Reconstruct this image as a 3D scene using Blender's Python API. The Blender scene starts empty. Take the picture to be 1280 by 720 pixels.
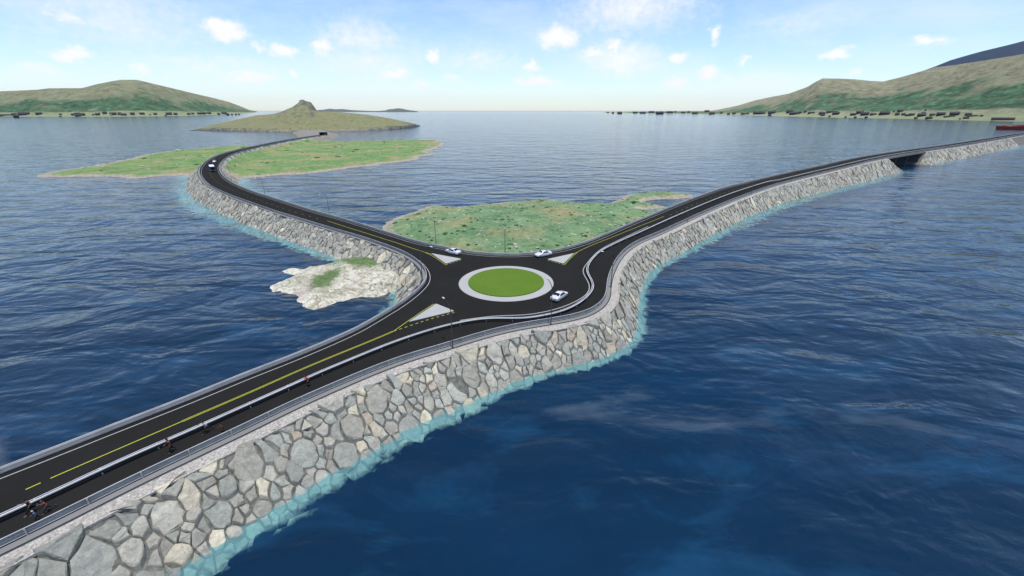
import bpy, bmesh, math, random
import numpy as np
from mathutils import Vector, Matrix, noise
from mathutils.geometry import delaunay_2d_cdt
from mathutils.bvhtree import BVHTree
random.seed(7); RNG = np.random.RandomState(7)
sc = bpy.context.scene
COL = sc.collection

# ------------------------------------------------------------------ survey helpers
F = 533.33; PITCH = math.atan(222 / F); CAMZ = 39.0
def ray(x, y):
    u = (x - 640) / F; v = (360 - y) / F
    return Vector((u, math.cos(PITCH) + v * math.sin(PITCH), -math.sin(PITCH) + v * math.cos(PITCH)))
def sm(t):
    t = max(0.0, min(1.0, t)); return t * t * (3 - 2 * t)
def zroad(x, y):
    return 5.0 + 3.6 * sm((x - 40) / 230) + 1.0 * sm((-x - 60) / 150)
def at(px, py, off=0.0):
    """point of the road surface (plus off metres) seen at a photo pixel"""
    d = ray(px, py); z = 5.0 + off; p = None
    for _ in range(12):
        t = (z - CAMZ) / d.z
        p = Vector((d.x * t, d.y * t, z))
        z = zroad(p.x, p.y) + off
    return p
def atz(px, py, z=0.0):
    d = ray(px, py); t = (z - CAMZ) / d.z
    return Vector((d.x * t, d.y * t, z))
def smooth_curve(pts, step):
    """Catmull-Rom through 2-D points, resampled at about step metres"""
    P = [Vector((p[0], p[1])) for p in pts]
    P = [P[0] * 2 - P[1]] + P + [P[-1] * 2 - P[-2]]
    dense = []
    for i in range(1, len(P) - 2):
        p0, p1, p2, p3 = P[i - 1], P[i], P[i + 1], P[i + 2]
        n = max(4, int((p2 - p1).length / 0.5))
        for k in range(n):
            t = k / n
            dense.append(0.5 * ((2 * p1) + (-p0 + p2) * t + (2 * p0 - 5 * p1 + 4 * p2 - p3) * t * t + (-p0 + 3 * p1 - 3 * p2 + p3) * t ** 3))
    dense.append(P[-2].copy())
    out = resample(dense, step)
    for _ in range(3):
        out = [out[0]] + [(out[i - 1] + out[i] * 2 + out[i + 1]) / 4 for i in range(1, len(out) - 1)] + [out[-1]]
    return out
def resample(dense, step):
    L = [0]
    for a, b in zip(dense, dense[1:]): L.append(L[-1] + (b - a).length)
    n = max(2, int(L[-1] / step)); out = []; j = 0
    for k in range(n + 1):
        s = L[-1] * k / n
        while j < len(L) - 2 and L[j + 1] < s: j += 1
        t = (s - L[j]) / max(1e-9, L[j + 1] - L[j])
        out.append(dense[j].lerp(dense[j + 1], min(1, t)))
    return out
def normals(c):
    """unit normals pointing to the left of travel"""
    out = []
    for i in range(len(c)):
        d = (c[min(i + 1, len(c) - 1)] - c[max(i - 1, 0)])
        d = Vector((d.x, d.y)).normalized(); out.append(Vector((-d.y, d.x)))
    return out
def offset(c, u):
    return [p + n * u for p, n in zip(c, normals(c))]

# ------------------------------------------------------------------ object helpers
def tag(o, label=None, cat=None, group=None, kind=None):
    if label: o['label'] = label
    if cat: o['category'] = cat
    if group: o['group'] = group
    if kind: o['kind'] = kind
    return o
def mesh_obj(name, verts, faces, mat, parent=None, smooth=False, mats=None, fm=None):
    me = bpy.data.meshes.new(name)
    me.from_pydata([tuple(v) for v in verts], [], [tuple(f) for f in faces]); me.update()
    for m in (mats or [mat]): me.materials.append(m)
    if fm is not None: me.polygons.foreach_set('material_index', fm)
    if smooth: me.polygons.foreach_set('use_smooth', [True] * len(me.polygons))
    o = bpy.data.objects.new(name, me); COL.objects.link(o)
    if parent: o.parent = parent
    return o
def bm_obj(name, bm, mat, parent=None, smooth=False):
    bmesh.ops.recalc_face_normals(bm, faces=bm.faces)
    me = bpy.data.meshes.new(name); bm.to_mesh(me); bm.free(); me.materials.append(mat)
    if smooth: me.polygons.foreach_set('use_smooth', [True] * len(me.polygons))
    o = bpy.data.objects.new(name, me); COL.objects.link(o)
    if parent: o.parent = parent
    return o
def empty(name, loc, rz=0):
    o = bpy.data.objects.new(name, None); COL.objects.link(o); o.location = loc; o.rotation_euler = (0, 0, rz)
    o.empty_display_size = 0.5
    return o
def copy_tree(o, parent=None):
    c = o.copy(); COL.objects.link(c)
    if parent: c.parent = parent
    for ch in list(o.children): copy_tree(ch, c)
    return c
def box(bm, x0, x1, y0, y1, z0, z1, bev=0):
    vs = [bm.verts.new(p) for p in ((x0, y0, z0), (x1, y0, z0), (x1, y1, z0), (x0, y1, z0), (x0, y0, z1), (x1, y0, z1), (x1, y1, z1), (x0, y1, z1))]
    fs = [bm.faces.new([vs[i] for i in f]) for f in ((3, 2, 1, 0), (4, 5, 6, 7), (0, 1, 5, 4), (1, 2, 6, 5), (2, 3, 7, 6), (3, 0, 4, 7))]
    if bev:
        es = list({e for f in fs for e in f.edges})
        bmesh.ops.bevel(bm, geom=es, offset=bev, segments=2, affect='EDGES')
def tube(bm, pts, rads, n=8):
    rings = []
    for i, p in enumerate(pts):
        p = Vector(p); d = (Vector(pts[min(i + 1, len(pts) - 1)]) - Vector(pts[max(i - 1, 0)])).normalized()
        a = d.orthogonal().normalized() if i == 0 else (a - d * a.dot(d)).normalized()
        b = d.cross(a)
        rings.append([bm.verts.new(p + (a * math.cos(2 * math.pi * k / n) + b * math.sin(2 * math.pi * k / n)) * rads[i]) for k in range(n)])
    for r0, r1 in zip(rings, rings[1:]):
        for k in range(n): bm.faces.new((r0[k], r0[(k + 1) % n], r1[(k + 1) % n], r1[k]))
    bm.faces.new(rings[0][::-1]); bm.faces.new(rings[-1])
def sweep(name, c, prof, zf, mat, parent=None, closed=True):
    """sweep a (lateral, height) profile along a 2-D curve"""
    ns = normals(c); V = []; Fc = []; m = len(prof)
    for p, n in zip(c, ns):
        z = zf(p.x, p.y)
        for u, h in prof: V.append((p.x + n.x * u, p.y + n.y * u, z + h))
    for i in range(len(c) - 1):
        for k in range(m if closed else m - 1):
            a = i * m + k; b = i * m + (k + 1) % m
            Fc.append((a, a + m, b + m, b))
    if closed:
        Fc.append(tuple(range(m))); Fc.append(tuple((len(c) - 1) * m + k for k in range(m))[::-1])
    return mesh_obj(name, V, Fc, mat, parent)

# ------------------------------------------------------------------ materials
class NT:
    def __init__(s, name):
        s.m = bpy.data.materials.new(name); s.m.use_nodes = True; s.t = s.m.node_tree; s.N = s.t.nodes; s.L = s.t.links
        s.b = s.N['Principled BSDF']; s.out = s.N['Material Output']
    def n(s, ty, **k):
        nd = s.N.new(ty)
        for a, v in k.items():
            if a.startswith('i_'): nd.inputs[a[2:].replace('_', ' ')].default_value = v
            else: setattr(nd, a, v)
        return nd
    def l(s, a, b): s.L.new(a, b)
    def noise(s, scale, detail=4, rough=.55, vec=None, dist=0):
        nd = s.n('ShaderNodeTexNoise'); nd.inputs['Scale'].default_value = scale; nd.inputs['Detail'].default_value = detail
        nd.inputs['Roughness'].default_value = rough; nd.inputs['Distortion'].default_value = dist
        if vec: s.l(vec, nd.inputs['Vector'])
        return nd.outputs['Fac']
    def ramp(s, fac, stops):
        r = s.n('ShaderNodeValToRGB'); e = r.color_ramp.elements
        while len(e) < len(stops): e.new(.5)
        for k, (p, c) in enumerate(stops): e[k].position = p; e[k].color = (c[0], c[1], c[2], 1) if hasattr(c, '__len__') else (c, c, c, 1)
        s.l(fac, r.inputs[0]); return r.outputs[0]
    def mix(s, fac, a, b, mode='MIX'):
        nd = s.n('ShaderNodeMix', data_type='RGBA', blend_type=mode)
        for v, i in ((fac, 0), (a, 6), (b, 7)):
            if hasattr(v, 'links'): s.l(v, nd.inputs[i])
            else: nd.inputs[i].default_value = v if i == 0 else (v[0], v[1], v[2], 1)
        return nd.outputs[2]
    def math(s, op, a, b=None, clamp=False):
        nd = s.n('ShaderNodeMath', operation=op, use_clamp=clamp)
        for v, i in ((a, 0), (b, 1)):
            if v is None: continue
            if hasattr(v, 'links'): s.l(v, nd.inputs[i])
            else: nd.inputs[i].default_value = v
        return nd.outputs[0]
    def pos(s, scale=(1, 1, 1), rot=0):
        g = s.n('ShaderNodeNewGeometry'); mp = s.n('ShaderNodeMapping'); mp.inputs['Scale'].default_value = scale; mp.inputs['Rotation'].default_value = (0, 0, rot)
        s.l(g.outputs['Position'], mp.inputs[0]); return mp.outputs[0]
    def obj(s, scale=(1, 1, 1)):
        g = s.n('ShaderNodeTexCoord'); mp = s.n('ShaderNodeMapping'); mp.inputs['Scale'].default_value = scale
        s.l(g.outputs['Object'], mp.inputs[0]); return mp.outputs[0]
    def attr(s, name):
        a = s.n('ShaderNodeAttribute'); a.attribute_name = name; return a
    def bump(s, h, strength, dist):
        b = s.n('ShaderNodeBump'); b.inputs['Strength'].default_value = strength; b.inputs['Distance'].default_value = dist
        s.l(h, b.inputs['Height']); s.l(b.outputs[0], s.b.inputs['Normal']); return b
    def set(s, color=None, rough=None, metal=None, spec=None):
        for v, k in ((color, 'Base Color'), (rough, 'Roughness'), (metal, 'Metallic'), (spec, 'Specular IOR Level')):
            if v is None: continue
            if hasattr(v, 'links'): s.l(v, s.b.inputs[k])
            else: s.b.inputs[k].default_value = (v[0], v[1], v[2], 1) if hasattr(v, '__len__') else v
        return s.m
def plain(name, color, rough=.6, metal=0, spec=.5, vary=.12, scale=3):
    t = NT(name); v = t.noise(scale, 3, vec=t.obj())
    c = t.mix(v, [x * (1 - vary) for x in color], [min(1, x * (1 + vary)) for x in color])
    return t.set(c, rough, metal, spec)

def m_asphalt():
    t = NT('asphalt'); p = t.pos()
    fine = t.noise(9, 6, .8, p); big = t.noise(.12, 4, .6, p)
    c = t.mix(t.ramp(fine, [(.3, 0), (.72, 1)]), (.008, .0078, .0074), (.019, .0185, .0178))
    c = t.mix(t.ramp(big, [(.35, 0), (.7, .35)]), c, (.022, .022, .022))
    t.bump(fine, .4, .01)
    return t.set(c, .97, spec=.04)
def m_gravel():
    t = NT('gravel'); p = t.pos()
    v = t.n('ShaderNodeTexVoronoi'); v.inputs['Scale'].default_value = 7; t.l(p, v.inputs['Vector'])
    c = t.ramp(v.outputs['Color'], [(0, (.15, .135, .12)), (.5, (.30, .28, .25)), (1, (.50, .47, .43))])
    n = t.noise(1.3, 5, .7, p); c = t.mix(t.ramp(n, [(.35, 0), (.7, .6)]), c, (.28, .262, .235))
    t.bump(v.outputs['Distance'], .7, .05)
    return t.set(c, .95, spec=.1)
def m_rock():
    t = NT('quarry_rock'); p = t.pos((1, 1, 1.4))
    tint = t.attr('tint').outputs['Color']
    n1 = t.noise(1.1, 7, .68, p, .6); n2 = t.noise(6, 6, .75, p); n3 = t.noise(.45, 3, .5, p)
    c = t.ramp(n1, [(.25, (.20, .19, .165)), (.5, (.32, .307, .268)), (.72, (.44, .42, .36))])
    c = t.mix(t.ramp(n2, [(.3, .45), (.55, 0)]), c, (.13, .128, .118))
    c = t.mix(t.ramp(n3, [(.55, 0), (.72, .5)]), c, (.38, .35, .29))
    c = t.mix(1.0, c, tint, 'MULTIPLY')
    hh = t.math('ADD', n2, t.math('MULTIPLY', n1, 2.0))
    t.bump(hh, .9, .10)
    return t.set(c, .9, spec=.15)
def m_embank():
    t = NT('embankment_rubble'); p = t.pos()
    n = t.noise(1.6, 6, .7, p)
    c = t.ramp(n, [(.3, (.06, .06, .054)), (.7, (.19, .185, .165))])
    t.bump(n, .8, .2)
    return t.set(c, .95, spec=.1)
def m_green(kind):
    t = NT('island_turf_' + kind); p = t.pos()
    big = t.noise(.035, 5, .6, p, .4); mid = t.noise(.11, 8, .75, p, .7); fin = t.noise(.55, 7, .8, p, .3); med2 = t.noise(.3, 3, .6, p)
    if kind == 'tan_patches':
        g1, g2, g3 = (.05, .115, .055), (.135, .225, .11), (.25, .31, .17)
    elif kind == 'flat':
        g1, g2, g3 = (.055, .12, .045), (.125, .215, .075), (.23, .28, .11)
    else:
        g1, g2, g3 = (.13, .165, .08), (.25, .255, .13), (.34, .33, .18)
    c = t.ramp(mid, [(.28, g1), (.5, g2), (.72, g3)])
    c = t.mix(t.ramp(t.math('ADD', big, t.math('MULTIPLY', t.math('SUBTRACT', fin, .5), .45)), [(.49, 0), (.63, .85)]), c, t.ramp(fin, [(.3, (.17, .15, .07)), (.7, (.36, .31, .17))]))
    c = t.mix(t.ramp(fin, [(.25, .7), (.47, 0)]), c, (.035, .085, .045))
    c = t.mix(t.ramp(t.math('MULTIPLY', fin, med2), [(.34, 0), (.42, .85)]), c, (.50, .47, .40))
    sh = t.attr('shore').outputs['Fac']
    e = t.math('ADD', sh, t.math('MULTIPLY', t.math('SUBTRACT', fin, .5), 2.2))
    rock = t.ramp(fin, [(.3, (.13, .11, .08)), (.5, (.30, .26, .20)), (.75, (.50, .45, .38))])
    c = t.mix(t.ramp(e, [(.3, 0), (.62, 1)]), c, rock)
    if kind == 'heath':
        g_ = t.n('ShaderNodeNewGeometry'); sp_ = t.n('ShaderNodeSeparateXYZ'); t.l(g_.outputs['Normal'], sp_.inputs[0])
        st_ = t.math('ADD', sp_.outputs[2], t.math('MULTIPLY', t.math('SUBTRACT', mid, .5), .5))
        c = t.mix(t.ramp(st_, [(.80, 1), (.93, 0)]), c, t.ramp(mid, [(.38, (.09, .095, .075)), (.5, (.19, .19, .155)), (.62, (.31, .295, .245))]))
        c = t.mix(t.ramp(t.noise(.06, 8, .8, p, .5), [(.36, .5), (.47, 0)]), c, (.07, .10, .06))
    t.bump(t.math('ADD', fin, t.math('MULTIPLY', mid, 2.)), .8, 5. if kind == 'heath' else .9)
    return t.set(c, .95, spec=.08)
def m_whiterock():
    t = NT('pale_skerry_rock'); p = t.pos((1, 1.6, 1), .5)
    n1 = t.noise(.16, 6, .65, p, .8); n2 = t.noise(.6, 7, .7, p, 1.2); n3 = t.noise(.09, 3, .5, t.pos())
    c = t.ramp(n2, [(.30, (.10, .10, .065)), (.41, (.34, .32, .24)), (.50, (.56, .53, .44)), (.66, (.74, .70, .60))])
    c = t.mix(t.ramp(n1, [(.50, 0), (.62, .65)]), c, (.22, .20, .10)); c = t.mix(t.ramp(n3, [(.52, 0), (.66, .45)]), c, (.42, .33, .30))
    g = t.attr('turf').outputs['Fac']
    gm = t.math('ADD', g, t.math('MULTIPLY', t.math('SUBTRACT', n2, .5), 2.0))
    c = t.mix(t.ramp(gm, [(.35, 0), (.6, .95)]), c, t.ramp(n2, [(.3, (.03, .085, .035)), (.7, (.17, .24, .08))]))
    t.bump(t.math('ADD', n2, n1), .9, 1.0)
    return t.set(c, .9, spec=.1)
def m_hill(name, low, high, veg):
    t = NT(name); p = t.pos((1, 1, 1.5))
    n1 = t.noise(.0045, 8, .62, p, .5); n2 = t.noise(.018, 9, .8, p, .3); n3 = t.noise(.0022, 3, .5, t.pos())
    h = t.attr('rel').outputs['Fac']
    c = t.ramp(n2, [(.38, [x * .6 for x in high]), (.5, high), (.64, [x * 1.4 for x in high])])
    grass = t.ramp(n2, [(.3, [x * .75 for x in low]), (.7, [x * 1.3 for x in low])])
    c = t.mix(t.ramp(h, [(.03, 1), (.16, 0)]), c, grass)
    band = t.ramp(h, [(.06, 0), (.12, .74), (.42, .66), (.70, .12)])
    vm = t.math('ADD', t.math('ADD', band, t.math('MULTIPLY', t.math('SUBTRACT', n1, .5), 1.9)), t.math('MULTIPLY', t.math('SUBTRACT', n2, .5), 1.5))
    vm = t.math('MULTIPLY', vm, t.ramp(h, [(.08, 0), (.14, 1), (.75, 1), (.9, 0)]))
    c = t.mix(t.ramp(vm, [(.42, 0), (.6, .92)]), c, t.ramp(n2, [(.38, [x * .35 for x in veg]), (.52, veg), (.62, [x * 2.2 for x in veg])]))
    t.bump(n2, 1., 30.)
    return t.set(c, .95, spec=.05)
def m_water():
    t = NT('sea_water')
    p1 = t.pos((1, 1.9, 1), .22); p2 = t.pos((1, 1.5, 1), -.35); p3 = t.pos((1, 2.6, 1), .1)
    w1 = t.noise(.055, 3, .5, p1, .6); w2 = t.noise(.26, 4, .55, p2, .5); w3 = t.noise(.018, 3, .5, p3, .6); w4 = t.noise(1.3, 3, .6, p1)
    h = t.math('ADD', t.math('MULTIPLY', w1, 6.4), t.math('MULTIPLY', w2, .85))
    h = t.math('ADD', h, t.math('MULTIPLY', w3, 6.0)); h = t.math('ADD', h, t.math('MULTIPLY', w4, .06))
    bp = t.bump(h, 1.0, .24)
    # body colour of deep water with wind streaks; pale patches paint in cloud reflections and foam
    big = t.noise(.010, 4, .6, t.pos((1, 2.2, 1), .15), .7)
    c = t.mix(t.ramp(big, [(.3, 0), (.7, 1)]), (.0005, .009, .024), (.0010, .021, .054))
    mid = t.noise(.05, 6, .6, t.pos((1, 2.6, 1), -.12), .8)
    c = t.mix(t.ramp(mid, [(.52, 0), (.76, .6)]), c, (.008, .058, .128))
    streak = t.noise(.022, 7, .62, t.pos((1, 3.2, 1), -.25), 1.1)
    c = t.mix(t.ramp(streak, [(.60, 0), (.80, .22)]), c, (.30, .36, .40))
    t.b.inputs['Roughness'].default_value = .10
    t.b.inputs['IOR'].default_value = 1.33
    t.l(c, t.b.inputs['Base Color'])
    # shallows over the rock toe: clear turquoise
    dep = t.attr('depth').outputs['Fac']
    e = t.noise(.55, 5, .6, t.pos(), .5)
    vo = t.n('ShaderNodeTexVoronoi'); vo.inputs['Scale'].default_value = .5; t.l(t.pos(), vo.inputs['Vector'])
    sv_ = t.n('ShaderNodeSeparateColor'); t.l(vo.outputs['Color'], sv_.inputs[0])
    d2 = t.math('ADD', dep, t.math('MULTIPLY', t.math('SUBTRACT', e, .5), 2.2))
    d2 = t.math('ADD', d2, t.math('MULTIPLY', t.math('SUBTRACT', sv_.outputs[0], .5), 1.1))
    deepf = t.ramp(t.math('MULTIPLY', d2, .33), [(.42, 0), (.70, 1)])
    tr = t.n('ShaderNodeBsdfTransparent'); tr.inputs[0].default_value = (.68, .95, .97, 1)
    df = t.n('ShaderNodeBsdfDiffuse'); df.inputs[0].default_value = (.26, .55, .60, 1)
    gl = t.n('ShaderNodeBsdfGlossy'); gl.inputs['Roughness'].default_value = .15; t.l(bp.outputs[0], gl.inputs['Normal'])
    m1 = t.n('ShaderNodeMixShader'); m1.inputs[0].default_value = .22; t.l(tr.outputs[0], m1.inputs[1]); t.l(df.outputs[0], m1.inputs[2])
    fr = t.n('ShaderNodeFresnel'); fr.inputs[0].default_value = 1.33; t.l(bp.outputs[0], fr.inputs[1])
    m2 = t.n('ShaderNodeMixShader'); t.l(fr.outputs[0], m2.inputs[0]); t.l(m1.outputs[0], m2.inputs[1]); t.l(gl.outputs[0], m2.inputs[2])
    m3 = t.n('ShaderNodeMixShader'); t.l(deepf, m3.inputs[0]); t.l(m2.outputs[0], m3.inputs[1]); t.l(t.b.outputs[0], m3.inputs[2])
    t.l(m3.outputs[0], t.out.inputs[0])
    return t.m
def m_grassdisc():
    t = NT('lawn'); p = t.pos(); n = t.noise(3, 6, .7, p); b = t.noise(.25, 3, .5, p)
    c = t.mix(n, (.055, .105, .010), (.085, .155, .018)); c = t.mix(t.ramp(b, [(.4, 0), (.7, .35)]), c, (.10, .15, .022))
    t.bump(n, .5, .04); return t.set(c, .95, spec=.1)
def m_concrete(name, col):
    t = NT(name); p = t.pos(); n = t.noise(2.2, 7, .7, p); b = t.noise(.3, 4, .6, p)
    c = t.mix(n, [x * .86 for x in col], [x * 1.08 for x in col]); c = t.mix(t.ramp(b, [(.4, 0), (.75, .3)]), c, [x * .7 for x in col])
    t.bump(n, .3, .01); return t.set(c, .85, spec=.25)
def m_paint(name, col):
    t = NT(name); n = t.noise(5, 6, .75, t.pos())
    c = t.mix(t.ramp(n, [(.28, .55), (.5, 0)]), col, [x * .35 for x in col])
    return t.set(c, .7, spec=.3)
def m_rail(name, a, b):
    t = NT(name); p = t.obj(); n = t.noise(1.4, 6, .7, p); f = t.noise(.4, 3, .6, p)
    c = t.mix(n, a, b); c = t.mix(t.ramp(f, [(.45, 0), (.7, .4)]), c, [x * .6 for x in a])
    return t.set(c, .6, 0, .3)

M = dict(asphalt=m_asphalt(), gravel=m_gravel(), rock=m_rock(), embank=m_embank(), isle=m_green('tan_patches'), flat=m_green('flat'), hillisle=m_green('heath'),
         skerry=m_whiterock(), water=m_water(), lawn=m_grassdisc(), apron=m_concrete('pale_concrete', (.31, .31, .30)), kerb=m_concrete('shoulder_concrete', (.17, .17, .17)),
         white=m_paint('white_road_paint', (.40, .40, .40)), yellow=m_paint('yellow_road_paint', (.36, .36, .03)),
         rail=m_rail('galvanised_rail', (.24, .24, .24), (.38, .38, .38)), railtop=m_rail('pale_rail_tube', (.34, .34, .34), (.48, .48, .48)), railw=m_rail('white_barrier_beam', (.50, .50, .51), (.64, .64, .64)),
         pole=plain('dark_pole_metal', (.015, .018, .018), .6, 0, .2), lamp=plain('lamp_housing', (.5, .5, .48), .4, .3),
         hill=m_hill('hillside_left', (.25, .29, .16), (.215, .22, .13), (.055, .125, .062)), hillr=m_hill('hillside_right', (.28, .31, .18), (.25, .24, .155), (.055, .125, .065)),
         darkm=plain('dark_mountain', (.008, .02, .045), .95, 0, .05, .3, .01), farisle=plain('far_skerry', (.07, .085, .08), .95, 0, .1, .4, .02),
         pad=m_concrete('crushed_rock_pad', (.19, .17, .14)), deck=m_concrete('bridge_concrete', (.16, .16, .16)), pierc=m_concrete('shade_dark_concrete', (.05, .05, .055)),  # pier concrete coloured darker, with the shade under the bridge painted in
         house=plain('dark_timber', (.016, .016, .018), .8, 0, .3, .4, .1), roofd=plain('dark_roof', (.028, .024, .028), .7, 0, .3, .3, .1), house2=plain('brown_timber', (.08, .05, .045), .8, 0, .3, .3, .1),
         silver=plain('silver_car_paint', (.66, .66, .69), .28, .35, .6, .02), glass=plain('dark_glass', (.006, .006, .008), .25, 0, .25, .02), tyre=plain('tyre_rubber', (.012, .012, .012), .9), rim=plain('wheel_rim', (.35, .35, .36), .35, .8),
         trim=plain('black_trim', (.015, .015, .016), .5), red=plain('red_tail_lamp', (.25, .01, .01), .3), clear=plain('headlamp_glass', (.6, .62, .65), .15),
         navy=plain('navy_bus_paint', (.012, .018, .06), .3, .1, .6), buswhite=plain('pale_bus_roof', (.62, .66, .72), .5),
         hull=m_rail('rust_red_hull', (.22, .02, .010), (.38, .05, .02)), orange=plain('orange_paint', (.5, .15, .03), .6, 0, .4, .3, .2), shipdark=plain('dark_hatch', (.10, .02, .015), .8),
         skin=plain('skin', (.22, .12, .075), .6), )

# ------------------------------------------------------------------ road edges (rail lines), traced on the photo
RT = .78   # height of the rail top the trace follows
A_px = [(-170, 646), (-80, 614), (0, 584), (80, 553.5), (160, 522.5), (205, 505.6), (270, 480), (300, 467.5), (375, 438.8), (442.5, 410), (467.5, 396), (495, 380), (512.5, 368), (526, 356.3), (532.5, 347.5), (532, 338),
        (528, 331), (519, 322.5), (501, 312.5), (470, 301), (445, 293), (420, 286), (390, 277), (377, 273), (342.5, 262.5), (305, 249.5), (286, 242.5), (267.5, 234), (256, 226.5), (250, 218.5), (249, 212), (252, 206),
        (259.4, 199.5), (272, 193.2), (287.5, 188.6), (305, 184.6), (318.8, 181.8), (337.5, 178), (356, 174.6), (379.7, 170.9), (399, 168.2)]
C_px = [(-170, 756), (-80, 713), (0, 675.6), (80, 637), (155, 600), (218.7, 570), (320, 523), (367.5, 500), (460, 460.6), (508, 443), (555, 429.3), (590, 418.5), (630, 407.8), (667, 401), (705, 395), (730.6, 389), (748, 380), (757.5, 368),
        (759, 355), (762, 341), (770, 324), (781, 311), (798, 300), (827.6, 287.5), (876.8, 265), (922.7, 245.9), (965.4, 231), (1008, 219.7), (1060, 207.2), (1085, 201), (1106, 196.6), (1122.5, 193.6), (1155, 188.4), (1176, 185.3), (1199, 182), (1224, 178), (1247.5, 174), (1280, 168.4), (1318, 162.4)]
B_px = [(342.5, 249), (390, 261.5), (430, 272.5), (455, 280), (495, 292.5), (520, 300), (548, 306), (576, 311.5), (604, 315), (632.5, 316.3), (660.6, 315.5), (688.8, 312), (707.5, 308.3), (735.6, 299.8), (760, 290), (804.7, 271.3), (857, 250.3), (903, 234.2), (959, 221)]
def tr(px, off=RT): return [at(x, y, off).to_2d() for x, y in px]
Aw = tr(A_px); Cw = tr(C_px); Bw = tr(B_px)
A = smooth_curve(Aw, 1.5); C = smooth_curve(Cw, 1.5)
# far ends of curve B: parallel to A (10 m road) and to C (12.6 m road with path)
iA = min(range(len(A)), key=lambda i: (A[i] - Aw[25]).length)       # near (305,249)
left_far = [p + n * -10.0 for p, n in list(zip(A, normals(A)))[iA::5]][::-1]
iC = min(range(len(C)), key=lambda i: (C[i] - Cw[26]).length)
right_far = [p + n * 12.7 for p, n in list(zip(C, normals(C)))[iC::5]]
B = smooth_curve(left_far + Bw[1:-1] + right_far, 1.5)
A_far = [p + n * 0 for p, n in zip(A, normals(A))]
CEN = Vector((-1.25, 85.0))

# bridge gap along the right arm
G0 = at(1108, 196.4, RT).to_2d(); G1 = at(1153, 188.6, RT).to_2d(); GD = (G1 - G0).normalized(); GL = (G1 - G0).length

# ------------------------------------------------------------------ distance field to the road footprint
poly = A + B + C[::-1]
PX = np.array([(p.x, p.y) for p in poly]); QX = np.roll(PX, -1, 0)
def inside(pts):
    x = pts[:, 0]; y = pts[:, 1]; c = np.zeros(len(pts), bool)
    for (x0, y0), (x1, y1) in zip(PX, QX):
        m = ((y0 > y) != (y1 > y)); 
        if not m.any(): continue
        c[m] ^= (x[m] < (x1 - x0) * (y[m] - y0) / (y1 - y0) + x0)
    return c
ES = np.array([(p.x, p.y) for cv in (A, B, C) for p in cv[:-1]]); EE = np.array([(p.x, p.y) for cv in (A, B, C) for p in cv[1:]])
ZE = np.array([zroad(p[0], p[1]) for p in ES])
UE = np.array([u for cv, u in ((A, 1.0), (B, 1.0), (C, 2.3)) for p in cv[:-1]])   # bank starts here; only the outer side has a gravel strip
def dist(pts, full=False):
    """distance to the rail lines, and road height there"""
    out = np.zeros(len(pts)); zz = np.zeros(len(pts)); uu = np.zeros(len(pts)); npt = np.zeros((len(pts), 2)); D = EE - ES; L2 = (D ** 2).sum(1)
    for i in range(0, len(pts), 1500):
        q = pts[i:i + 1500]
        w = q[:, None, :] - ES[None]
        t = np.clip((w * D[None]).sum(2) / L2[None], 0, 1)
        dd = ((w - t[..., None] * D[None]) ** 2).sum(2)
        k = dd.argmin(1); out[i:i + 1500] = np.sqrt(dd[np.arange(len(q)), k]); zz[i:i + 1500] = ZE[k]; uu[i:i + 1500] = UE[k]; npt[i:i + 1500] = ES[k] + t[np.arange(len(q)), k][:, None] * D[k]
    if full: return out, zz, uu, npt
    return out, zz
def slope_z(pts, d, zr, uu):
    # 1:1.3 along the near arm, steepening to 1:0.9 round the bend and beyond
    k = np.clip((pts[:, 0] + 12) / 22, 0, 1) * (uu > 2)
    z = zr - .12 - np.maximum(0, d - uu) / (np.where(uu > 2, 1.30, 1.12) - .38 * k)
    q = (pts - np.array([G0.x, G0.y])) @ np.array([GD.x, GD.y])
    near = ((pts - np.array([G0.x, G0.y])) ** 2).sum(1) < 260 ** 2
    side = np.abs((pts - np.array([G0.x, G0.y])) @ np.array([-GD.y, GD.x])) < 45
    m = near & side
    g = np.minimum(q, GL - q)         # metres into the bridge opening
    zg = zr - 1.5 - np.maximum(0, g) / 1.0
    z = np.where(m & (g > 0), np.minimum(z, zg), z)
    return z

# embankment bodies as height fields in 2-D tiles
def band_points(cell, dmax, far_only=False):
    lo = PX.min(0) - dmax; hi = PX.max(0) + dmax
    keys = set()
    r = int(dmax / cell) + 1
    for p in PX[np.arange(0, len(PX))]:
        ci, cj = int(math.floor(p[0] / cell)), int(math.floor(p[1] / cell))
        for i in range(ci - r, ci + r + 1):
            for j in range(cj - r, cj + r + 1): keys.add((i, j))
    return keys
cell = 1.25
keys = band_points(cell, 13)
kl = sorted(keys); pts = np.array([((i) * cell, (j) * cell) for i, j in kl])
d, zr, uu, _n = dist(pts, True); ins = inside(pts)
z = slope_z(pts, d, zr, uu)
q_all = (pts - np.array([G0.x, G0.y])) @ np.array([GD.x, GD.y])
ingap = (q_all > 0) & (q_all < GL) & (((pts - np.array([G0.x, G0.y])) ** 2).sum(1) < 200 ** 2)
z = np.where(ins, np.where(ingap, np.minimum(zr - 1.6 - np.minimum(q_all, GL - q_all) / 1.0, zr - 1.6), zr - .30), z)
z = np.where(~ins & (d > uu + .3), z - .42, np.where(~ins, z - .10, z))
z = np.where(ins & ~ingap, zr - .3, z)
idx = {}; V = []
for k, (key, zz) in enumerate(zip(kl, z)):
    if ins[k] or d[k] < 12.6:
        idx[key] = len(V); V.append((pts[k, 0], pts[k, 1], max(zz, -3.2)))
Fc = []
for (i, j) in kl:
    q = [(i, j), (i + 1, j), (i + 1, j + 1), (i, j + 1)]
    if all(a in idx for a in q):
        f = [idx[a] for a in q]
        if max(V[a][2] for a in f) > -3.1: Fc.append(f)
emb = tag(mesh_obj('causeway_embankment', V, Fc, M['embank']), kind='structure')

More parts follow.
